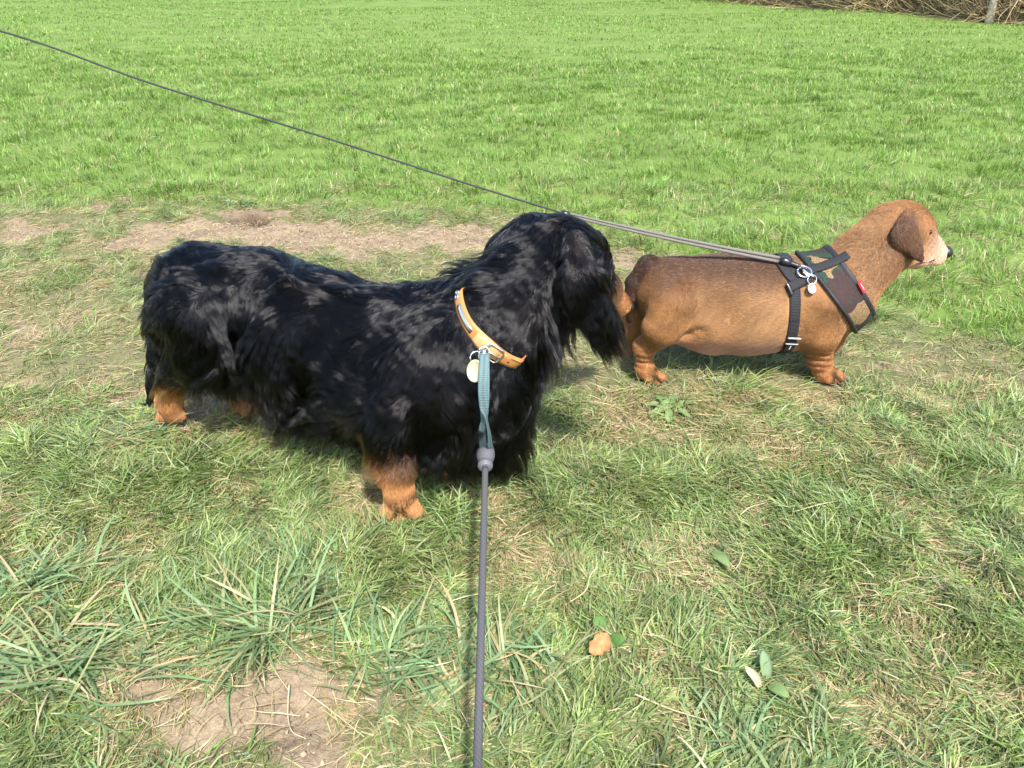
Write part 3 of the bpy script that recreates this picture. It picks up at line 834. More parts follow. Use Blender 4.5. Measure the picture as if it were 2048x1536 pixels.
# ears: thin hanging leathers
en = nrm(V(.30, -.88, .25))
D.add((1812, 432, 1.400, 16), (1812, 470, 1.372, 31), .005, (.095, .045, .024), .005, V(.1, 0, -1), flat=(en, 2.6))
D.add((1815, 468, 1.371, 29), (1832, 504, 1.378, 16), .005, DARK, .005, V(.2, 0, -1), flat=(en, 2.6))
D.add((1832, 504, 1.385, 16), (1843, 518, 1.387, 7), .006, DARK, .004, V(.2, 0, -1), flat=(en, 2.4))
en2 = nrm(V(-.6, .75, .2))
D.add((1790, 430, 1.50, 14), (1800, 480, 1.51, 22), .010, SAD, .005, V(0, 0, -1), flat=(en2, 2.4))
leg_c = P(1638, 705, 1.35); hock_c = P(1288, 715, 1.36)
dents = [(P(1378, 669, 1.34), V(.013, .05, .010), .007), (P(1400, 661, 1.335), V(.013, .05, .010), .006), (P(1440, 625, 1.33), V(.045, .06, .035), .017), (P(1296, 640, 1.35), V(.016, .05, .035), .006), (P(1585, 640, 1.335), V(.022, .05, .05), .009), (P(1725, 560, 1.36), V(.03, .05, .04), .005)]
def wrinkles(q, p):
    """slack skin rings on the lower legs"""
    dent = sum(a_ * np.exp(-(((p - c_) / r_) ** 2).sum(-1)) for c_, r_, a_ in dents)
    if q['rb'] > .024 or np.allclose(q['col'], DARK): return dent
    w = np.exp(-(((p - leg_c) / V(.04, .04, .028)) ** 2).sum(-1)) + .7 * np.exp(-(((p - hock_c) / V(.03, .03, .022)) ** 2).sum(-1))
    return dent + .0034 * w * np.sin(p[..., 2] * 480 + 40 * p[..., 0] + 1.5 * np.sin(p[..., 1] * 90))
D.build(wrinkles)
dtail = [i for i, q in enumerate(D.prims) if np.allclose(q['col'], DARK) and q['a'][0] < .5]
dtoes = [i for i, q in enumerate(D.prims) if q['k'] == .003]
dv, dq = D.skin()
nzb = Noise(14, 14, 1, 3, 31); nzb2 = Noise(60, 14, 1, 3, 32)
def brown_colour(p):
    c, ln, f, lf = D.blend(p, .012)
    x, y = proj(p); g = D.grad(p)
    isbody = sstep(1640, 1560, x) * sstep(1275, 1300, x)
    back = sstep(.165, .232, p[:, 2] + .004 * nzb(p)) * sstep(1270, 1290, x) * sstep(1640, 1560, x) * (y > 495)     # dark saddle along the spine
    c = c * (1 - .92 * back[:, None]) + np.array(SAD) * .92 * back[:, None]
    dtl = np.min(np.stack([D.dist(D.prims[i], p) for i in dtail], -1), -1)
    tl = sstep(.010, .001, dtl)[:, None]; c = c * (1 - .85 * tl) + V(.030, .015, .011) * .85 * tl
    belly = sstep(.0, -.55, g[:, 2]) * sstep(1640, 1560, x) * sstep(1300, 1380, x) * sstep(.115, .085, p[:, 2])
    c = c * (1 - .6 * belly[:, None]) + np.array((.36, .20, .14)) * .6 * belly[:, None]
    flank_shade = np.exp(-((x - 1435) / 45) ** 2 - ((y - 625) / 32) ** 2)
    c = c * (1 - .22 * flank_shade[:, None])  # shade of the flank's hollow, painted into the coat colour
    top = sstep(470, 430, y) * sstep(1800, 1840, x) * (y < 470)
    crease_shade = np.exp(-(((p - leg_c) / V(.04, .04, .028)) ** 2).sum(-1)) + .7 * np.exp(-(((p - hock_c) / V(.03, .03, .022)) ** 2).sum(-1))
    c = c * (1 - .38 * crease_shade * sstep(.1, .9, np.sin(p[..., 2] * 480 + 40 * p[..., 0] + 1.5 * np.sin(p[..., 1] * 90))))[:, None]  # creases between the skin rings get shade painted into the colour
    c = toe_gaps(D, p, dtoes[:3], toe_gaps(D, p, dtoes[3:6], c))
    c = c * (1 + .09 * nzb(p)[:, None] + .06 * nzb2(p)[:, None])
    return np.clip(c, .004, .9), ln, f, lf
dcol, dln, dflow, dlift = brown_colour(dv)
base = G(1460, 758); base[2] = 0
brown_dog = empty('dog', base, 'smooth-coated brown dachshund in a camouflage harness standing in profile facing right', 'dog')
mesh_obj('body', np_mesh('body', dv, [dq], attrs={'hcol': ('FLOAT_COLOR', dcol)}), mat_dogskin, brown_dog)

# ---------------------------------------------------------------- camouflage harness
mat_web = mat('black_webbing', (.018, .018, .021), .75, spec=.35); t = NT(mat_web)
aa = t.n('Attribute', attribute_name='along'); mm = t.n('Math', operation='MULTIPLY'); mm.inputs[1].default_value = 2200; t.l(aa.outputs['Fac'], mm.inputs[0]); sn = t.n('Math', operation='SINE'); t.l(mm.outputs[0], sn.inputs[0]); t.bump(sn.outputs[0], .5, .0007)
mat_trim = add_noise_bump(mat('black_piping', (.014, .014, .018), .65), 600, .4, .0006)
mat_plastic = mat('black_plastic', (.013, .013, .015), .28)
mat_camo = mat('camouflage_mesh', rough=.8, spec=.2); t = NT(mat_camo)
nn = t.noise(15, 2., .4); n2 = t.noise(17, 2, .4, t.n('VectorMath', operation='ADD').outputs[0])
vm = t.t.nodes[-1]
va = [x for x in t.t.nodes if x.type == 'VECT_MATH'][0]; t.l(t.pos(), va.inputs[0]); va.inputs[1].default_value = (3.1, 1.7, 9.2)
a1 = t.ramp(nn, [(0, (.012, .014, .014)), (.36, (.045, .026, .024)), (.53, (.045, .026, .024)), (.535, (.020, .048, .030)), (.66, (.020, .048, .030)), (.665, (.012, .014, .014))], 'CONSTANT')
msk = t.ramp(n2, [(0, (0, 0, 0)), (.56, (1, 1, 1))], 'CONSTANT')
camo = t.mix(msk, a1, (.24, .155, .075))
vo = t.n('TexVoronoi'); vo.inputs['Scale'].default_value = 480; t.l(t.pos(), vo.inputs['Vector'])
hole = t.ramp(vo.outputs['Distance'], [(.25, (1, 1, 1)), (.5, (0, 0, 0))])
t.l(t.mix(hole, camo, (.018, .016, .015)), t.b.inputs['Base Color'])
t.bump(vo.outputs['Distance'], .6, .0012)
mat_red = mat('red_tab', (.55, .02, .03), .5); mat_white = mat('white_print', (.8, .8, .8), .6)
harness = empty('dog_harness', P(1650, 580, 1.4), 'camouflage mesh harness with black straps worn by the brown dog', 'harness')
r_top, _ = D.hit(1603, 513); r_bot, _ = D.hit(1705, 650)
f_top, _ = D.hit(1655, 497); f_bot, _ = D.hit(1730, 597)
def plane_ax(a, b):
    """normal of the plane that holds a, b and runs straight across the dog"""
    n = nrm(np.cross(b - a, V(0.03, 1, 0)))
    return n if n[0] > 0 else -n
axR, axF = plane_ax(r_top, r_bot), plane_ax(f_top, f_bot)
def mid_c(a, b): m = (a + b) / 2; return V(m[0], 1.405, m[2])
cR, cF = mid_c(r_top, r_bot), mid_c(f_top, f_bot)
NH, NS = 120, 9
rows = []
for s in np.linspace(0, 1, NS):
    ax = nrm(axR * (1 - s) + axF * s); c = cR * (1 - s) + cF * s
    th_, d_, r_ = ring_radii(D, c, ax, NH, .17, smooth=4)
    rows.append((c, d_, r_, ax))
HB = np.array([c + d_ * (r_ + .0012)[:, None] for c, d_, r_, ax in rows])      # NS x NH x 3
HN = np.array([d_ for c, d_, r_, ax in rows])
outer = HB + HN * .0035
v = np.concatenate([outer.reshape(-1, 3), HB.reshape(-1, 3)]); N_ = NS * NH
i = np.arange(NS - 1)[:, None] * NH; jn = np.arange(NH)[None]
q = np.stack([i + jn, i + (jn + 1) % NH, i + NH + (jn + 1) % NH, i + NH + jn], -1).reshape(-1, 4)
e0 = np.stack([jn[0], (jn[0] + 1) % NH, N_ + (jn[0] + 1) % NH, N_ + jn[0]], -1)
e1 = e0 + (NS - 1) * NH
mesh_obj('chest_panel', np_mesh('chest_panel', v, [q, (q + N_)[:, ::-1], e0[:, ::-1], e1]), mat_camo, harness)
tube('piping', np.concatenate([outer[0], outer[0][:2]]), .0035, mat_trim, harness, 10)
ribbon('edging', outer[-1] - HN[-1] * .001, np.repeat(rows[-1][3][None], NH, 0), .011, .0035, mat_trim, harness, closed=True, nrmv=HN[-1])
def strap_on(name, pxs, width, thick, m, off, parent, n=24, S=D):
    c, nn_ = [], []
    pl = bez([(a, b, 0) for a, b in pxs], n)
    for a, b, _ in pl:
        h, g = S.hit(a, b, .0012); c.append(h); nn_.append(g)
    c, nn_ = np.array(c), np.array(nn_)
    for _ in range(3):
        c[1:-1] = (c[:-2] + 2 * c[1:-1] + c[2:]) / 4; nn_[1:-1] = (nn_[:-2] + 2 * nn_[1:-1] + nn_[2:]) / 4
    nn_ = nrm(nn_); c = c + nn_ * off
    side = nrm(np.cross(np.gradient(c, axis=0), nn_))
    return ribbon(name, c, side, width, thick, m, parent, nrmv=nn_), c, nn_, side
strap_on('strap', [(1604, 548), (1640, 538), (1670, 527), (1696, 513)], .0175, .0022, mat_web, .0068, harness)
strap_on('strap', [(1562, 528), (1572, 543), (1583, 556), (1600, 563)], .0185, .0022, mat_web, .0015, harness)
strap_on('strap', [(1576, 577), (1592, 569), (1612, 560), (1624, 552)], .0185, .0024, mat_web, .0040, harness)
strap_on('strap_keeper', [(1572, 570), (1577, 580), (1581, 590)], .0075, .0042, mat_plastic, .0045, harness)
# girth strap, all the way round the ribs
g_top, _ = D.hit(1590, 580); g_bot, _ = D.hit(1580, 690)
axG = plane_ax(g_top, g_bot); cG = mid_c(g_top, g_bot); cG[2] += .004
th_, d_, r_ = ring_radii(D, cG, axG, 110, .17, smooth=4)
ribbon('girth_strap', cG + d_ * (r_ + .0012)[:, None], np.repeat(axG[None], 110, 0), .0205, .0022, mat_web, harness, closed=True, nrmv=d_)
# buckle
bp, bn = D.hit(1581, 684, .004)
bu = nrm(np.cross(np.cross(bn, V(.10, 0, 1)), bn)); bs = nrm(np.cross(bu, bn))
def slab(name, c, u, s, n, L, W, T, m, parent, r=.0025):
    bm = bmesh.new(); bmesh.ops.create_cube(bm, size=1)
    for vv in bm.verts: vv.co = Vector(np.array(vv.co) * V(W, L, T))
    bmesh.ops.bevel(bm, geom=bm.edges[:], offset=min(r, T * .45), segments=2, affect='EDGES')
    for vv in bm.verts: x, y, z = vv.co; vv.co = Vector(c + s * x + u * y + n * z)
    me = bpy.data.meshes.new(name); bm.to_mesh(me); bm.free()
    return mesh_obj(name, me, m, parent)
slab('buckle', bp + bn * .003 - bu * .006, bu, bs, bn, .026, .0215, .008, mat_plastic, harness)
slab('buckle_bar', bp + bn * .006 + bu * .0155, bu, bs, bn, .0035, .0265, .0035, mat('grey_plastic', (.35, .35, .36), .3), harness, .0012)
slab('buckle_bar', bp + bn * .0072 + bu * .0015, bu, bs, bn, .0024, .0250, .0030, bpy.data.materials['grey_plastic'], harness, .001)
slab('buckle_mark', bp + bn * .0074 - bu * .008, bu, nrm(bs + bu * .25), bn, .0095, .0016, .0006, mat_white, harness, .0002)
# red fabric tab with small pale lettering
rp_, rn_ = D.hit(1722, 574, .0075)
ru = nrm(np.cross(np.cross(rn_, nrm(P(1731, 585, 1.36) - P(1713, 563, 1.37))), rn_)); rs = nrm(np.cross(ru, rn_))
tabo = slab('red_tab', rp_ + rn_ * .0015, ru, rs, rn_, .0235, .0095, .003, mat_red, harness, .001)
for k in range(5):
    o_ = slab('lettering', rp_ + rn_ * .0033 + ru * (-.006 + .003 * k), ru, nrm(rs + ru * (.3 if k % 2 else -.15)), rn_, .0007, .0024 + .0008 * (k % 2), .0003, mat_white, tabo, .0001)
    o_.matrix_parent_inverse = Matrix.Identity(4)
# D ring and tag
dp, dn = D.hit(1606, 545, .008)
tube('d_ring', torus_np(dp, nrm(dn + V(.3, 0, .2)), .011, .002, 28), .0016, mat_metal, harness, 8)
tp, tn = D.hit(1624, 577, .0085)
tag2 = empty('identity_tag', tp, 'small silver round tag on a split ring hanging from the camouflage harness', 'dog tag')
frt = nrm(V(.12, -.8, .5))
disc('disc', tp, frt, .0082, .0098, .0014, mat('brushed_silver', (.34, .34, .32), .5, .7), tag2)
for rr_ in (.0055, .003):
    tube('engraved_line', torus_np(tp + frt * .0007, frt, rr_, 0, 24, arc=.8), .00035, mat_steel, tag2, 5)
rp2, _ = D.hit(1624, 559, .010)
tube('split_ring', torus_np(rp2, nrm(V(.15, -.85, .3)), .0088, .001, 28), .0011, mat_metal, tag2, 8)

# lead of the brown dog: snap hook, doubled grey webbing, joiner and thin cord going off to the left
mat_greyweb = mat('grey_lead_webbing', (.15, .135, .125), .8, spec=.3); t = NT(mat_greyweb)
aa = t.n('Attribute', attribute_name='along'); mm = t.n('Math', operation='MULTIPLY'); mm.inputs[1].default_value = 1900; t.l(aa.outputs['Fac'], mm.inputs[0]); sn = t.n('Math', operation='SINE'); t.l(mm.outputs[0], sn.inputs[0]); t.bump(sn.outputs[0], .5, .0007)
mat_thin = mat('thin_dark_cord', (.02, .024, .022), .7)
A0 = D.hit(1560, 529)[0] + V(-.004, -.002, .010); A1 = P(1128, 427, 1.41); A2 = P(0, 62, 1.50); A3 = P(-500, -60, 1.54)
leadB = empty('dog_lead', A0, 'thin dark cord lead ending in doubled grey webbing clipped to the brown dog harness', 'dog lead')
sag = lambda a, b, s, n=24: np.array([a + (b - a) * t_ + V(0, 0, -1) * s * 4 * t_ * (1 - t_) for t_ in np.linspace(0, 1, n)])
upv = nrm(np.cross(A0 - A1, V(0, 0, CAMH) - A0)); upv = upv if upv[2] > 0 else -upv
for s_ in (1, -1):
    pth = sag(A1, A0, .003) + upv * s_ * np.linspace(.0022, .0035, 24)[:, None]
    tube('webbing', pth, np.linspace(.0020, .0032, 24), mat_greyweb, leadB, 10)
tube('cord', bez([A1, P(940, 369, 1.425), P(640, 272, 1.45), P(300, 166, 1.475), A2, A3], 80), .0018, mat_thin, leadB, 8)
dirw = nrm(A0 - A1)
tube('joiner', np.array([A1 - dirw * .006, A1 - dirw * .004, A1 + dirw * .008, A1 + dirw * .011]), np.array([.003, .0056, .0056, .0035]), mat_plastic, leadB, 12)
h0 = D.hit(1562, 530)[0] + V(0, -.004, .010); h1 = D.hit(1590, 537)[0] + V(0, -.006, .008); h2 = D.hit(1612, 544)[0] + V(0, -.006, .007)
hd = nrm(h1 - h0)
tube('swivel', np.array([h0 - hd * .004, h0, h0 + hd * .004, h0 + hd * .012, h0 + hd * .016]), np.array([.006, .0085, .0085, .0075, .005]), mat_plastic, leadB, 14)
tube('hook_body', bez([h0 + hd * .014, h0 + hd * .03, h1, h2], 20), np.linspace(.0048, .0026, len(bez([h0, h1, h2, h2], 20)[:len(bez([h0 + hd * .014, h0 + hd * .03, h1, h2], 20))])), mat_plastic, leadB, 10)
tube('snap_hook', bez([D.hit(a_, b_)[0] + V(0, -.007, .006) for a_, b_ in ((1588, 535), (1603, 536), (1616, 542), (1619, 551), (1610, 554), (1603, 547))], 36), .0022, mat_metal, leadB, 10)
tube('link', bez([D.hit(a_, b_)[0] + V(0, -.007, .007) for a_, b_ in ((1602, 544), (1612, 552), (1624, 558))], 16), .0022, mat_metal, leadB, 8)

# short coat, nose, eye and claws of the brown dog
def in_harness(p):
    x, y = proj(p)
    a = (p - cR) @ axR; b = (p - cF) @ axF
    g = np.abs((p - cG) @ axG) < .011
    head = (x > 1775) & (y < 545)
    return ((a > -.003) & (b < .004) & (x < 1765)) | (g & (x < 1620))
wtb = np.ones(len(dv)); wtb[dln < .0075] = .8
xx, yy = proj(dv)
n_h = 150000
hr = sample_surface(dv, dq, n_h, wtb); hr = hr[~in_harness(hr)]
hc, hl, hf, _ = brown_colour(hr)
hx, hy = proj(hr)
neckz = sstep(1655, 1700, hx) * sstep(1810, 1760, hx)
gk = D.grad(hr)
f_ = hf + nzv(hr) * .10 + rng.normal(size=hr.shape) * (.07 + .22 * neckz[:, None])
f_ = nrm(f_ - gk * np.sum(f_ * gk, -1, keepdims=True))
lnz = (hl * rng.uniform(.45, .85, len(hr)) * (1 + .9 * neckz))[:, None]
pts = np.zeros((len(hr), 4, 3)); pts[:, 0] = hr - gk * .0008
lift = (.06 + .12 * neckz + .05 * rng.random(len(hr)))[:, None]
for k_ in range(1, 4):
    q_ = hr + f_ * lnz * k_ / 3 + gk * lnz * lift * (k_ / 3) ** .7
    sd_ = D.sd(q_); q_ += D.grad(q_) * np.clip(.0006 - sd_, 0, .01)[:, None]
    pts[:, k_] = q_
tone = rng.uniform(.86, 1.16, (len(hr), 1)) + rng.normal(0, .16, (len(hr), 1)) * neckz[:, None]
pale_tip = (rng.random((len(hr), 1)) < (.03 + .28 * neckz[:, None]))
hc2 = np.where(pale_tip, hc * .5 + V(.33, .22, .12) * .5, hc * tone)
hair_curves('coat', pts, rng.uniform(.00026, .00042, len(hr)), np.clip(hc2, .004, .9), mat_short, brown_dog)
nose(P(1886, 504, 1.516), V(.75, .5, -.12), .0185, brown_dog)
blob('eye', D.hit(1860, 464)[0] + V(0, -.0002, 0), .0042, mat_eye, brown_dog)
mp = [D.hit(a, b)[0] for a, b in ((1832, 527), (1845, 525), (1858, 523), (1870, 519))]
tube('mouth_line', bez(mp, 16), .0014, mat('dark_lip', (.03, .015, .012), .6), brown_dog, 6)
for tx, ty, yy_ in ((1299, 764, 1.34), (1314, 766, 1.338), (1329, 759, 1.34), (1659, 763, 1.332), (1675, 765, 1.33), (1690, 757, 1.332)):
    claw(P(tx, ty, yy_), V(.6, -.5, -.2), .009, .0026, brown_dog)

# ---------------------------------------------------------------- grass: real blades
def blades(name, x, y, z0, head, e0, bend, L, W, roll, col, tipcol, segs, material, label, cat=None, curl=None):
    """x, y root; head = compass; e0 = first elevation; bend = how much it droops by the tip"""
    n = len(x); K = segs + 1
    t = np.linspace(0, 1, K)
    el = e0[:, None] - bend[:, None] * t[None]
    hd = head[:, None] + (0 if curl is None else curl[:, None] * t[None] ** 1.5)
    stp = L[:, None] / segs
    dx, dy, dz = np.cos(el) * np.cos(hd), np.cos(el) * np.sin(hd), np.sin(el)
    px = x[:, None] + np.concatenate([np.zeros((n, 1)), np.cumsum(dx[:, :-1] * stp, 1)], 1)
    py = y[:, None] + np.concatenate([np.zeros((n, 1)), np.cumsum(dy[:, :-1] * stp, 1)], 1)
    pz = z0[:, None] + np.concatenate([np.zeros((n, 1)), np.cumsum(dz[:, :-1] * stp, 1)], 1)
    low = z0[:, None] + .0015 + .004 * rng.random((n, 1))
    pz = np.where(t[None] > 0, np.maximum(pz, low), pz)
    sx, sy, sz = -np.sin(hd) * np.cos(roll[:, None]), np.cos(hd) * np.cos(roll[:, None]), np.broadcast_to(np.sin(roll[:, None]), hd.shape)
    wp = np.interp(t, [0, .25, .7, 1], [.65, 1, .72, .0])[None] * W[:, None] / 2
    c = np.stack([px, py, pz], -1); s = np.stack([sx, sy, sz], -1) * wp[..., None]
    nv = 2 * segs + 1
    v = np.zeros((n, nv, 3)); v[:, 0:2 * segs:2] = (c - s)[:, :-1]; v[:, 1:2 * segs:2] = (c + s)[:, :-1]; v[:, -1] = c[:, -1]
    b = (np.arange(n) * nv)[:, None]
    qs = [np.concatenate([b + np.array([[2 * k, 2 * k + 1, 2 * k + 3, 2 * k + 2]]) for k in range(segs - 1)])] if segs > 1 else []
    tr = b + np.array([[2 * segs - 2, 2 * segs - 1, 2 * segs]])
    tt_ = np.concatenate([np.repeat(t[:-1], 2), [1.]])[None, :, None]
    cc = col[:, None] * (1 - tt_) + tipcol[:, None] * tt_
    me = np_mesh(name, v.reshape(-1, 3), qs + [tr], attrs={'hcol': ('FLOAT_COLOR', cc.reshape(-1, 3))})
    o = mesh_obj(name, me, material)
    return tag(o, label, cat, kind='stuff')
def grass_material(name, trans=.38, rough=.45, spec=.35):
    m = mat(name, rough=rough, spec=spec, attr='hcol'); t = NT(m)
    tr = t.n('BsdfTranslucent'); at = [x for x in t.t.nodes if x.type == 'ATTRIBUTE'][0]
    g = t.mix(1.0, at.outputs['Color'], (1.1, 1.25, .55), 'MULTIPLY'); t.l(g, tr.inputs['Color'])
    mx = t.n('MixShader'); mx.inputs[0].default_value = trans
    t.l(t.b.outputs[0], mx.inputs[1]); t.l(tr.outputs[0], mx.inputs[2])
    t.l(mx.outputs[0], t.t.nodes['Material Output'].inputs['Surface'])
    return m
mat_grass = grass_material('grass_blades')
HF = 1024 / FPX * 1.24
def scatter(n, y0, y1, power=1.0):
    """points over the wedge of ground in view and a margin beside it"""
    y = y0 + (y1 - y0) * rng.random(int(n * 2.2)) ** power
    half = HF * (y * cp + CAMH * sp) + .12
    hm = HF * (y1 * cp + CAMH * sp) + .12
    x = rng.uniform(-hm, hm, len(y))
    k = np.abs(x) < half
    return x[k][:n], y[k][:n]
field = Noise(1.3, 12, 2, 2, 41); field2 = Noise(5.0, 14, 2, 2, 42); tone1 = Noise(2.4, 12, 1, 2, 43); tone2 = Noise(11, 14, 1, 2, 44); dryN = Noise(3.5, 14, 1, 2, 45); hN = Noise(3.0, 14, 1, 2, 46)
GREEN = np.array([(.175, .250, .075), (.140, .220, .058), (.220, .285, .100), (.155, .235, .110), (.265, .315, .140)])
LUSH = np.array([(.152, .252, .046), (.130, .228, .038), (.178, .272, .058), (.160, .256, .070), (.205, .29, .082)])
STRAW = np.array([(.46, .37, .20), (.54, .45, .28), (.37, .28, .15), (.50, .39, .26), (.31, .23, .12)])
def pick(tab, n): return tab[rng.integers(0, len(tab), n)] * rng.uniform(.72, 1.28, (n, 1))
def in_paws(x, y):
    p = np.stack([x, y, np.full_like(x, .012)], -1)
    r = np.zeros(len(x), bool)
    for S in (B, D):
        k = np.all((p > S.lo) & (p < S.lo + (np.array(S.D.shape) - 1) * S.h), 1)
        r[k] |= S.sd(p[k]) < .012
    return r
# worn turf round the dogs: tufts of combed, half-flattened blades
def turf(name, tx, ty, segs, label):
    r_ = lambda a: np.repeat(a, 13)
    lt, bt = lush(tx, ty), bare(tx, ty)
    keep = (rng.random(len(tx)) > bt ** 1.4 * 1.02) & (rng.random(len(tx)) > lt * .75)
    tx, ty, lt, bt = tx[keep], ty[keep], lt[keep], bt[keep]
    per = 13
    pt = np.stack([tx, ty], -1)
    fa = field(pt) + .6 * field2(pt)
    comb = np.arctan2(fa[:, 1], fa[:, 0] + .5)
    N1 = len(tx) * per
    ang = rng.uniform(0, 6.28, N1); rad = np.abs(rng.normal(0, .011, N1))
    bx, by = r_(tx) + rad * np.cos(ang), r_(ty) + rad * np.sin(ang)
    ok = ~in_paws(bx, by) & (rng.random(N1) > bare(bx, by) ** 1.3 * .95)
    mix_ = rng.random(N1)
    head = np.where(mix_ < .62, r_(comb) + rng.normal(0, .55, N1), np.where(mix_ < .85, ang + rng.normal(0, .4, N1), rng.uniform(0, 6.28, N1)))
    tall = np.clip(.55 + .45 * hN(pt), .15, 1.4)
    e0 = np.radians(np.clip(rng.normal(20, 15, N1) + r_(10 * (tall - .5)), 2, 82)); bend = np.radians(rng.uniform(5, 60, N1))
    L = rng.uniform(.022, .052, N1) * (.65 + .5 * r_(tall)); W = rng.uniform(.0011, .0026, N1)
    col = pick(GREEN, N1)
    tn = (.5 + .5 * tone1(np.stack([bx, by], -1)))[:, None]
    col = col * (1 - .25 * tn) + col * V(1.25, 1.05, .9) * .25 * tn
    col *= (1 + .16 * tone2(np.stack([bx, by], -1)))[:, None]
    dry = .34 + .26 * dryN(np.stack([bx, by], -1)) + .45 * bare(bx, by) + .22 * sstep(.95, 1.35, by)
    isdry = rng.random(N1) < np.clip(dry, .05, .85)
    col[isdry] = pick(STRAW, isdry.sum()); e0[isdry] *= .35; W[isdry] *= .7
    tip = col * rng.uniform(.95, 1.25, (N1, 1)); yl = rng.random(N1) < .2; tip[yl] = tip[yl] * .4 + V(.40, .34, .16) * .6
    roll = rng.normal(0, .55, N1); curl = rng.normal(0, .8, N1)
    a = lambda q: q[ok]
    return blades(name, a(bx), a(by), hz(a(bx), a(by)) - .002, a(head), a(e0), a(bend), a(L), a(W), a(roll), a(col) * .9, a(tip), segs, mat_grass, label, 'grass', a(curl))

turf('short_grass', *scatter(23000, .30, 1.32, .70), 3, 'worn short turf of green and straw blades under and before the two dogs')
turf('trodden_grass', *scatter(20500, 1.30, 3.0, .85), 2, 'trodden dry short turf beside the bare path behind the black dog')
r_ = lambda a: np.repeat(a, per)
a = lambda q: q[ok]
# long green field beyond the path
nt = 29000
tx, ty = scatter(nt, 1.15, 9.5, 1.35)
lt, bt = lush(tx, ty), bare(tx, ty)
keep = rng.random(len(tx)) < lt * (1 - bt ** 1.4) * sstep(9.5, 5.0, ty)
tx, ty = tx[keep], ty[keep]
per = 13; N1 = len(tx) * per; pt = np.stack([tx, ty], -1)
fa = field(pt) + .5 * field2(pt); comb = np.arctan2(fa[:, 1], fa[:, 0] - .3)
ang = rng.uniform(0, 6.28, N1); rad = np.abs(rng.normal(0, .024, N1)) * r_(1 + .12 * ty)
bx, by = r_(tx) + rad * np.cos(ang), r_(ty) + rad * np.sin(ang)
ok = ~in_paws(bx, by)
tall = np.clip(.6 + .4 * hN(pt) + .25 * tone1(pt), .2, 1.6)
head = np.where(rng.random(N1) < .5, r_(comb) + rng.normal(0, .6, N1), ang)
e0 = np.radians(np.clip(rng.normal(62, 15, N1), 15, 88)); bend = np.radians(rng.uniform(15, 75, N1))
L = rng.uniform(.026, .050, N1) * (.65 + .5 * r_(tall)); W = rng.uniform(.0017, .0034, N1) * (1 + .18 * np.maximum(by - 2, 0))
col = pick(LUSH, N1)
tn = tone1(np.stack([bx, by], -1))[:, None]; col = col * (1 + .13 * tn) * (1 + .09 * tone2(np.stack([bx, by], -1))[:, None])
isdry = rng.random(N1) < np.clip(.05 + .06 * dryN(np.stack([bx, by], -1)) + .3 * np.exp(-((by - 1.75) / .35) ** 2) * .5, .015, .4)
col[isdry] = pick(STRAW, isdry.sum())
tip = col * rng.uniform(1.0, 1.35, (N1, 1))
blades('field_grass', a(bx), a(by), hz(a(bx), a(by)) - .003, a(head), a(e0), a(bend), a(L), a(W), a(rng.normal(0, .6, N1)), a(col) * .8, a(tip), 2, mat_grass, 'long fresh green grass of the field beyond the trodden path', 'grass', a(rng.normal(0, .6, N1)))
# the far field: sparser, coarser tufts, thinning into the ground's own colour
nt = 190000
tx, ty = scatter(nt, 4.6, 30.0, 1.9)
k = rng.random(len(tx)) < sstep(4.6, 7.5, ty); tx, ty = tx[k], ty[k]
N1 = len(tx); pt = np.stack([tx, ty], -1)
tall = np.clip(.7 + .4 * hN(pt * .4) + .3 * tone1(pt * .35), .25, 1.6)
col = pick(LUSH, N1) * (1 + .15 * tone1(pt * .35)[:, None]) * (1 + .11 * tone2(pt * .3)[:, None])
k = rng.random(N1) < .02 + .04 * np.clip(dryN(pt * .35), 0, 1); col[k] = pick(STRAW, k.sum()) * .8
blades('far_grass', tx, ty, hz(tx, ty) - .004, rng.uniform(0, 6.28, N1), np.radians(np.clip(rng.normal(58, 15, N1), 15, 88)), np.radians(rng.uniform(10, 60, N1)),
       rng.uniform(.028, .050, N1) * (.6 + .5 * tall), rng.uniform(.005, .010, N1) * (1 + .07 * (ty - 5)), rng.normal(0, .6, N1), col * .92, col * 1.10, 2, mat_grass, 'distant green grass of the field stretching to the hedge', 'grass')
# loose dead stems and thatch on the worn ground
ns = 15000
sx, sy = scatter(ns, .32, 2.4, .8)
k = rng.random(len(sx)) < .30 + .40 * bare(sx, sy) + .15 * np.clip(dryN(np.stack([sx, sy], -1)), 0, 1)
k &= ~in_paws(sx, sy) & (lush(sx, sy) < .6); sx, sy = sx[k], sy[k]; n_ = len(sx)
blades('dead_straw', sx, sy, hz(sx, sy) + rng.uniform(.001, .009, n_), rng.uniform(0, 6.28, n_), np.radians(rng.uniform(0, 10, n_)), np.radians(rng.uniform(0, 14, n_)), rng.uniform(.02, .085, n_) * rng.uniform(.5, 1, n_), rng.uniform(.0007, .0016, n_), rng.normal(0, .3, n_),
       pick(STRAW, n_) * 1.15, pick(STRAW, n_) * 1.1, 3, mat_grass, 'loose dead straw scattered over the worn turf and bare soil', 'straw', rng.normal(0, 1.2, n_))

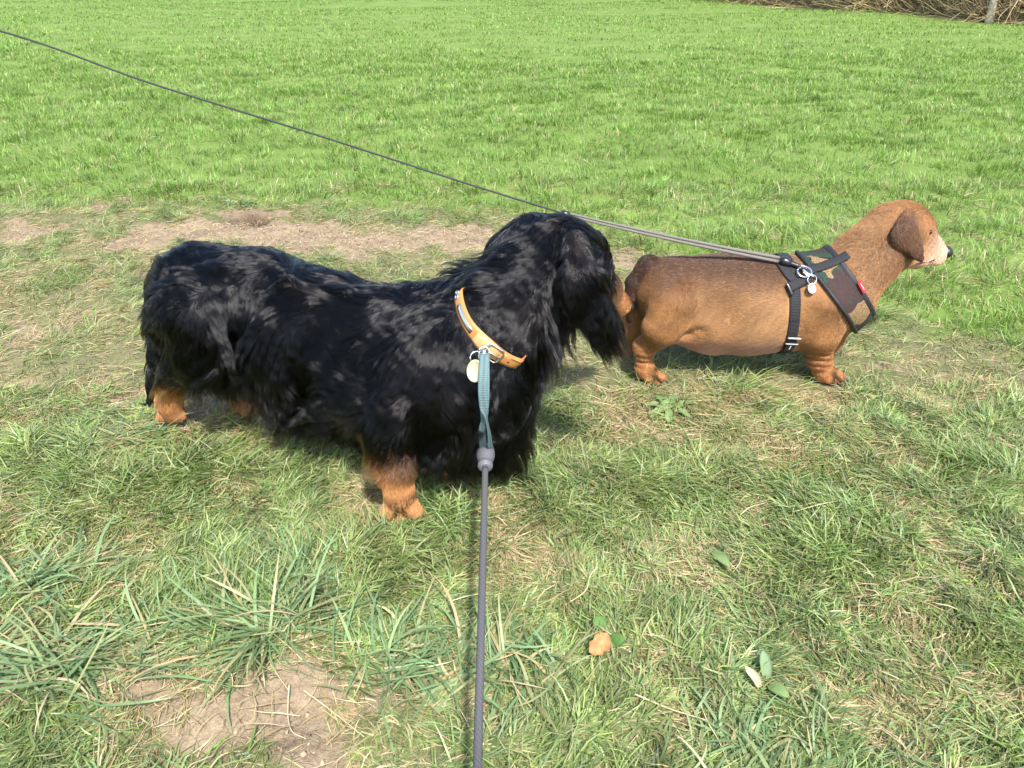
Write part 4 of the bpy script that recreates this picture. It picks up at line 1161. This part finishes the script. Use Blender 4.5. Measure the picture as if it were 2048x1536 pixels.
# crumbs of dry earth on the bare patches
nc_ = 30000
cx_, cy_ = scatter(nc_, .34, 3.0, .8)
k = rng.random(len(cx_)) < bare(cx_, cy_) ** 2; k &= ~in_paws(cx_, cy_); cx_, cy_ = cx_[k], cy_[k]; n_ = len(cx_)
oc = np.array([(1, 0, 0), (-1, 0, 0), (0, 1, 0), (0, -1, 0), (0, 0, 1), (0, 0, -1)], float)
sz_ = rng.uniform(.0016, .0060, (n_, 1, 1)) * rng.uniform(.4, 1, (n_, 1, 1))
v_ = oc[None] * sz_ * rng.uniform(.6, 1.3, (n_, 6, 1)) + rng.normal(0, .25, (n_, 6, 3)) * sz_ + np.stack([cx_, cy_, hz(cx_, cy_) - .005], -1)[:, None]
of = np.array([(0, 2, 4), (2, 1, 4), (1, 3, 4), (3, 0, 4), (2, 0, 5), (1, 2, 5), (3, 1, 5), (0, 3, 5)])
f_ = (np.arange(n_) * 6)[:, None, None] + of[None]
cc_ = np.repeat(np.array([(.27, .195, .125)]) * rng.uniform(.6, 1.4, (n_, 1)), 6, 0)
tag(mesh_obj('soil_crumbs', np_mesh('soil_crumbs', v_.reshape(-1, 3), [f_.reshape(-1, 3)], smooth=False, attrs={'hcol': ('FLOAT_COLOR', cc_)}), mat('soil_crumb', rough=.95, spec=.1, attr='hcol')),
    'small crumbs of dry earth scattered over the bare soil patches', 'soil', kind='stuff')

# coarse blue-green tussocks in the near left corner
COARSE = np.array([(.15, .235, .105), (.17, .255, .12), (.135, .21, .095), (.22, .285, .13)])
def tussock(px, py, n, spread, dirs, Lr, label):
    c = G(px, py)
    rad = np.minimum(np.abs(rng.normal(0, spread, n)), 1.5 * spread); an = rng.uniform(0, 6.28, n)
    x, y = c[0] + rad * np.cos(an), c[1] + rad * np.sin(an) * .7
    d0 = np.array([dirs[i] for i in rng.integers(0, len(dirs), n)])
    hd = np.where(rng.random(n) < .72, np.radians(d0) + rng.normal(0, .32, n), rng.uniform(0, 6.28, n))
    L_ = rng.uniform(*Lr, n)
    cl = COARSE[rng.integers(0, 4, n)] * rng.uniform(.75, 1.3, (n, 1))
    k = rng.random(n) < .10; cl[k] = pick(STRAW, k.sum())
    tp_ = cl * rng.uniform(.95, 1.3, (n, 1)); k = rng.random(n) < .15; tp_[k] = V(.40, .33, .17)
    o = blades('grass_tussock', x, y, hz(x, y) - .002, hd, np.radians(np.clip(rng.normal(24, 12, n), 4, 65)), np.radians(rng.uniform(20, 60, n)), L_, rng.uniform(.0018, .0044, n), rng.normal(0, .4, n), cl, tp_, 6, mat_grass, label, 'grass tussock', rng.normal(0, .7, n))
    o['group'] = 'grass tussocks standing out of the turf'
    del o['kind']
    return o
tussock(530, 1265, 230, .035, (175, 165, 190, 40, 65, -100), (.07, .14), 'coarse blue-green grass tussock splayed flat just above the cracked soil patch')
tussock(120, 1330, 330, .070, (20, 160, 200, -20, 60), (.06, .14), 'widest coarse grass tussock, in the near left corner')
tussock(60, 1180, 180, .055, (30, 10, 150), (.05, .11), 'coarse grass tussock at the left edge above the widest one')
tussock(600, 1165, 170, .050, (60, 80, 100, 170), (.05, .11), 'upright bluish grass tussock below the black dog\'s front paw')
tussock(800, 1330, 180, .050, (80, 110, -70, 20), (.05, .11), 'dark green tussock left of the grey lead and right of the soil patch')
tussock(1010, 1330, 150, .045, (-100, -60, 60, 110), (.05, .10), 'broad-bladed tussock close to the right side of the grey lead')
tussock(250, 880, 120, .050, (10, 30, 170), (.04, .08), 'grass tussock in front of the black dog\'s hind paw')
tussock(485, 408, 170, .034, (-90, -70, -110), (.05, .10), 'green grass tuft hanging over the scrape at the edge of the bare path')
tussock(1500, 1480, 190, .060, (60, 120, 90), (.04, .08), 'bright grass tussock at the bottom edge right of the pale weed leaf')

# ---------------------------------------------------------------- weeds, fallen leaves and dry stalks that stand out one by one
def leaf_mesh(name, root, tip, width, up, m, parent=None, fold=.25, arch=.2, curl=0., wav=.0, shape=.9, n=9, thick=.0006):
    root, tip = np.array(root, float), np.array(tip, float)
    L_ = np.linalg.norm(tip - root); f = (tip - root) / L_
    s_ = nrm(np.cross(f, up)); u = np.cross(s_, f)
    vs = []
    for i_ in range(n + 1):
        t_ = i_ / n
        w = width * .5 * (math.sin(math.pi * min(1, t_ * .94 + .05)) ** shape)
        w *= 1 + (random.uniform(-.22, .22) if wav > .1 else random.uniform(-.05, .05))
        c = root + f * L_ * t_ + u * arch * L_ * math.sin(math.pi * t_)
        for a_ in (-1, -.5, 0, .5, 1):
            vs.append(c + s_ * w * a_ * (1 - .3 * abs(curl) * abs(a_)) + u * (abs(a_) * w * fold + curl * w * a_ * a_ + wav * width * math.sin(9 * t_ + 3 * a_) * abs(a_)))
    v = np.array(vs); top = v + u * thick
    q = []
    for i_ in range(n):
        for a_ in range(4):
            k_ = i_ * 5 + a_; q.append((k_, k_ + 1, k_ + 6, k_ + 5))
    q = np.array(q); N_ = len(v)
    bd = []
    for i_ in range(n): bd += [(i_ * 5, i_ * 5 + 5, N_ + i_ * 5 + 5, N_ + i_ * 5), (i_ * 5 + 9, i_ * 5 + 4, N_ + i_ * 5 + 4, N_ + i_ * 5 + 9)]
    return mesh_obj(name, np_mesh(name, np.concatenate([v, top]), [q[:, ::-1], q + N_, np.array(bd)]), m, parent)
def leaf_mat(name, c, c2, scale=120):
    m = mat(name, c, .75, spec=.15); t = NT(m)
    t.l(t.ramp(t.noise(scale, 4), [(.3, c), (.7, c2)]), t.b.inputs['Base Color']); t.bump(t.noise(500, 3), .4, .0006); return m
m_dead = leaf_mat('dead_leaf', (.34, .125, .05), (.46, .23, .10)); m_weed = leaf_mat('weed_leaf', (.11, .175, .062), (.16, .225, .085))
m_dark = leaf_mat('dark_weed_leaf', (.06, .125, .03), (.09, .165, .05)); m_pale = leaf_mat('pale_weed_leaf', (.125, .185, .095), (.17, .225, .125)); m_pink = leaf_mat('withered_leaf', (.36, .26, .17), (.44, .36, .24))
def g2(px, py, z=0.0): 
    p = G(px, py, z); p[2] = hz(p[0], p[1]) + z; return p
UP = V(0, 0, 1)
o = leaf_mesh('dead_leaf', g2(1182, 1303, .016), g2(1216, 1268, .020), .026, nrm(V(.2, -.5, .8)), m_dead, fold=.1, arch=.10, curl=.35, wav=.16, shape=.5)
tag(o, 'curled orange-brown dead leaf lying in the grass right of the grey lead', 'leaf')
w = empty('weed', g2(1214, 1268), 'small weed with two round dark green leaves beside the orange dead leaf', 'weed')
leaf_mesh('leaf', g2(1206, 1256, .004), g2(1188, 1234, .016), .018, nrm(V(0, -.5, .85)), m_dark, w, fold=.15, arch=.12, shape=.55)
leaf_mesh('leaf', g2(1224, 1282, .004), g2(1250, 1276, .014), .018, nrm(V(.1, -.6, .8)), m_dark, w, fold=.15, arch=.12, shape=.55)
w = empty('weed', g2(1527, 1362), 'pale weed with folded grey-green leaves and one withered pinkish leaf', 'weed')
leaf_mesh('leaf', g2(1532, 1360, .008), g2(1524, 1308, .030), .014, nrm(V(0, -.6, .8)), m_pale, w, fold=.3, arch=.08, shape=.5)
leaf_mesh('leaf', g2(1538, 1372, .008), g2(1578, 1396, .014), .015, nrm(V(0, -.4, .9)), m_weed, w, fold=.2, arch=.14, shape=.6)
o = leaf_mesh('leaf', g2(1518, 1376, .008), g2(1488, 1342, .022), .012, nrm(V(0, -.6, .8)), m_pink, w, fold=.2, arch=.18, curl=.4, wav=.1, shape=.5); o['label'] = 'withered pinkish curled leaf'
w = empty('weed', g2(1338, 820), 'flat rosette of pale green weed leaves on the worn turf below the brown dog', 'weed')
for tx_, ty_ in ((1288, 808), (1300, 832), (1338, 838), (1384, 826), (1392, 806), (1345, 800), (1312, 798)):
    leaf_mesh('leaf', g2(1338 + (tx_ - 1338) * .12, 819, .005), g2(tx_, ty_ + (tx_ % 5) - 2, .008), .017, UP, m_weed, w, fold=.1, arch=.06, wav=.12, shape=.6)
w = empty('weed', g2(1445, 1128), 'single broad green dock leaf half buried in the combed turf', 'weed')
leaf_mesh('leaf', g2(1424, 1108, .006), g2(1458, 1142, .010), .017, nrm(V(0, -.3, .95)), m_weed, w, fold=.2, arch=.10, shape=.7)
m_straw = leaf_mat('dry_straw', (.40, .32, .18), (.52, .43, .27), 200)
def stalk(pts, r, label):
    p = bez([g2(a_, b_, z_) for a_, b_, z_ in pts], 24)
    o = tube('dry_stalk', p, np.linspace(r * .8, r * .45, len(p)), m_straw, None, 6)
    tag(o, label, 'dry stalk', 'dry stalks lying on the turf')
stalk([(1268, 1402, .014), (1340, 1418, .016), (1412, 1436, .012)], .0011, 'pale dry stalk lying nearly level in grass below the orange dead leaf')
stalk([(1400, 1402, .012), (1416, 1440, .012), (1440, 1480, .010), (1462, 1534, .012)], .0009, 'thin bent dry stalk running down to the bottom edge right of the lead')
stalk([(1585, 1024, .014), (1640, 1012, .018), (1682, 1007, .012)], .0011, 'short dry stalk on combed turf right of centre below the brown dog')
stalk([(1608, 1392, .010), (1640, 1420, .016), (1664, 1445, .012)], .0011, 'short slanting dry stalk right of the pale weed leaves')
stalk([(578, 1366, .006), (574, 1420, .006), (584, 1462, .005), (612, 1478, .005)], .0011, 'dry root-like stalk curving across the cracked soil patch')
stalk([(606, 1376, .006), (660, 1408, .007), (728, 1472, .006)], .0010, 'long straight dry stalk slanting across the right of the soil patch')
stalk([(298, 1345, .006), (344, 1352, .008), (392, 1362, .006)], .0010, 'dry stalk at the left end of the cracked soil patch')
stalk([(440, 1340, .006), (464, 1356, .008), (468, 1380, .005)], .0009, 'hooked dry stalk at the top of the cracked soil patch')
stalk([(1195, 1140, .016), (1180, 1160, .014), (1170, 1186, .012), (1130, 1204, .010)], .0013, 'forked-looking brown dry stalk right of the lead above the dead leaf')
stalk([(1480, 1035, .012), (1500, 1020, .016), (1532, 1002, .012)], .0010, 'small upright-slanting dry stalk between lead and right edge')

# ---------------------------------------------------------------- hedge of bare twigs at the far right of the field
ha, hb = V(0.8, 32.5, 0), V(12.2, .6, 0)
hd_ = nrm(hb - ha); hn_ = np.array([-hd_[1], hd_[0], 0.]);  hn_ = hn_ if hn_[0] > 0 else -hn_
hedge = empty('hedge', (ha + hb) / 2, 'bare brown twiggy hedge along the far right edge of the field', 'hedge')
nt_ = 42000; HLEN = np.linalg.norm(hb - ha)
u_ = rng.random(nt_); back_ = np.abs(rng.normal(0, .55, nt_))
root = ha + np.outer(u_ * HLEN, hd_) + hn_ * (back_ + .18 * np.sin(u_ * 60))[:, None]
root[:, 2] = hz(root[:, 0], root[:, 1]) + rng.uniform(-.02, 1.2, nt_) * (rng.random(nt_) < .72)
dirs_ = nrm(rng.normal(size=(nt_, 3)) * V(1, 1, .7) + V(0, 0, .55))
ln_ = rng.uniform(.25, 1.0, nt_)
K_ = 5; pts = np.zeros((nt_, K_, 3)); pts[:, 0] = root
for k_ in range(1, K_):
    dirs_ = nrm(dirs_ + rng.normal(size=(nt_, 3)) * .25)
    pts[:, k_] = pts[:, k_ - 1] + dirs_ * (ln_ / (K_ - 1))[:, None]
pts[:, :, 2] = np.maximum(pts[:, :, 2], .01)
TW = np.array([(.40, .29, .17), (.33, .25, .13), (.46, .35, .21), (.28, .20, .11), (.37, .34, .15)])
m_twig = mat('bare_twigs', rough=.85, spec=.2, attr='hcol')
hair_curves('twigs', pts, rng.uniform(.003, .010, nt_), TW[rng.integers(0, 5, nt_)] * rng.uniform(.6, 1.4, (nt_, 1)), m_twig, hedge)
nl_ = 26000; u_ = rng.random(nl_)
c_ = ha + np.outer(u_ * HLEN, hd_) + hn_ * (np.abs(rng.normal(0, .4, nl_)) + .05)[:, None]; c_[:, 2] = rng.uniform(.02, 1.9, nl_)
a1_ = nrm(rng.normal(size=(nl_, 3))); a2_ = nrm(np.cross(a1_, rng.normal(size=(nl_, 3)))); sz_ = rng.uniform(.015, .04, (nl_, 1))
v_ = np.stack([c_ - a1_ * sz_, c_ + a2_ * sz_ * .5, c_ + a1_ * sz_, c_ - a2_ * sz_ * .5], 1).reshape(-1, 3)
lc_ = np.array([(.24, .26, .09), (.40, .31, .16), (.46, .34, .19), (.19, .22, .08)])[rng.integers(0, 4, nl_)] * rng.uniform(.6, 1.3, (nl_, 1))
o = mesh_obj('leaves', np_mesh('leaves', v_, [np.arange(nl_ * 4).reshape(-1, 4)], attrs={'hcol': ('FLOAT_COLOR', np.repeat(lc_, 4, 0))}), m_twig, hedge); o['kind'] = 'stuff'
tb = G(1978, 44); tree = empty('tree', tb, 'slender pale tree trunk standing in front of the brown hedge', 'tree')
m_bark = mat('pale_bark', (.38, .33, .26), .85, spec=.2); t = NT(m_bark)
t.l(t.ramp(t.noise(18, 5), [(.35, (.24, .20, .15)), (.65, (.48, .43, .35))]), t.b.inputs['Base Color']); t.bump(t.noise(60, 4), .6, .01)
tk = bez([tb + V(0, 0, -.05), tb + V(-.02, 0, .4), tb + V(-.10, .02, 1.0), tb + V(-.06, .05, 1.8), tb + V(.02, .1, 3.2)], 30)
tube('trunk', tk, np.linspace(.062, .025, len(tk)), m_bark, tree, 12)
for k_ in range(9):
    i_ = 12 + 2 * k_; b0 = tk[min(i_, len(tk) - 2)]; an_ = k_ * 2.4
    tube('branch', bez([b0, b0 + V(math.cos(an_) * .3, math.sin(an_) * .3, .25), b0 + V(math.cos(an_) * .65, math.sin(an_) * .65, .75)], 10), np.linspace(.014, .004, len(bez([b0, b0, b0], 10))), m_bark, tree, 7)
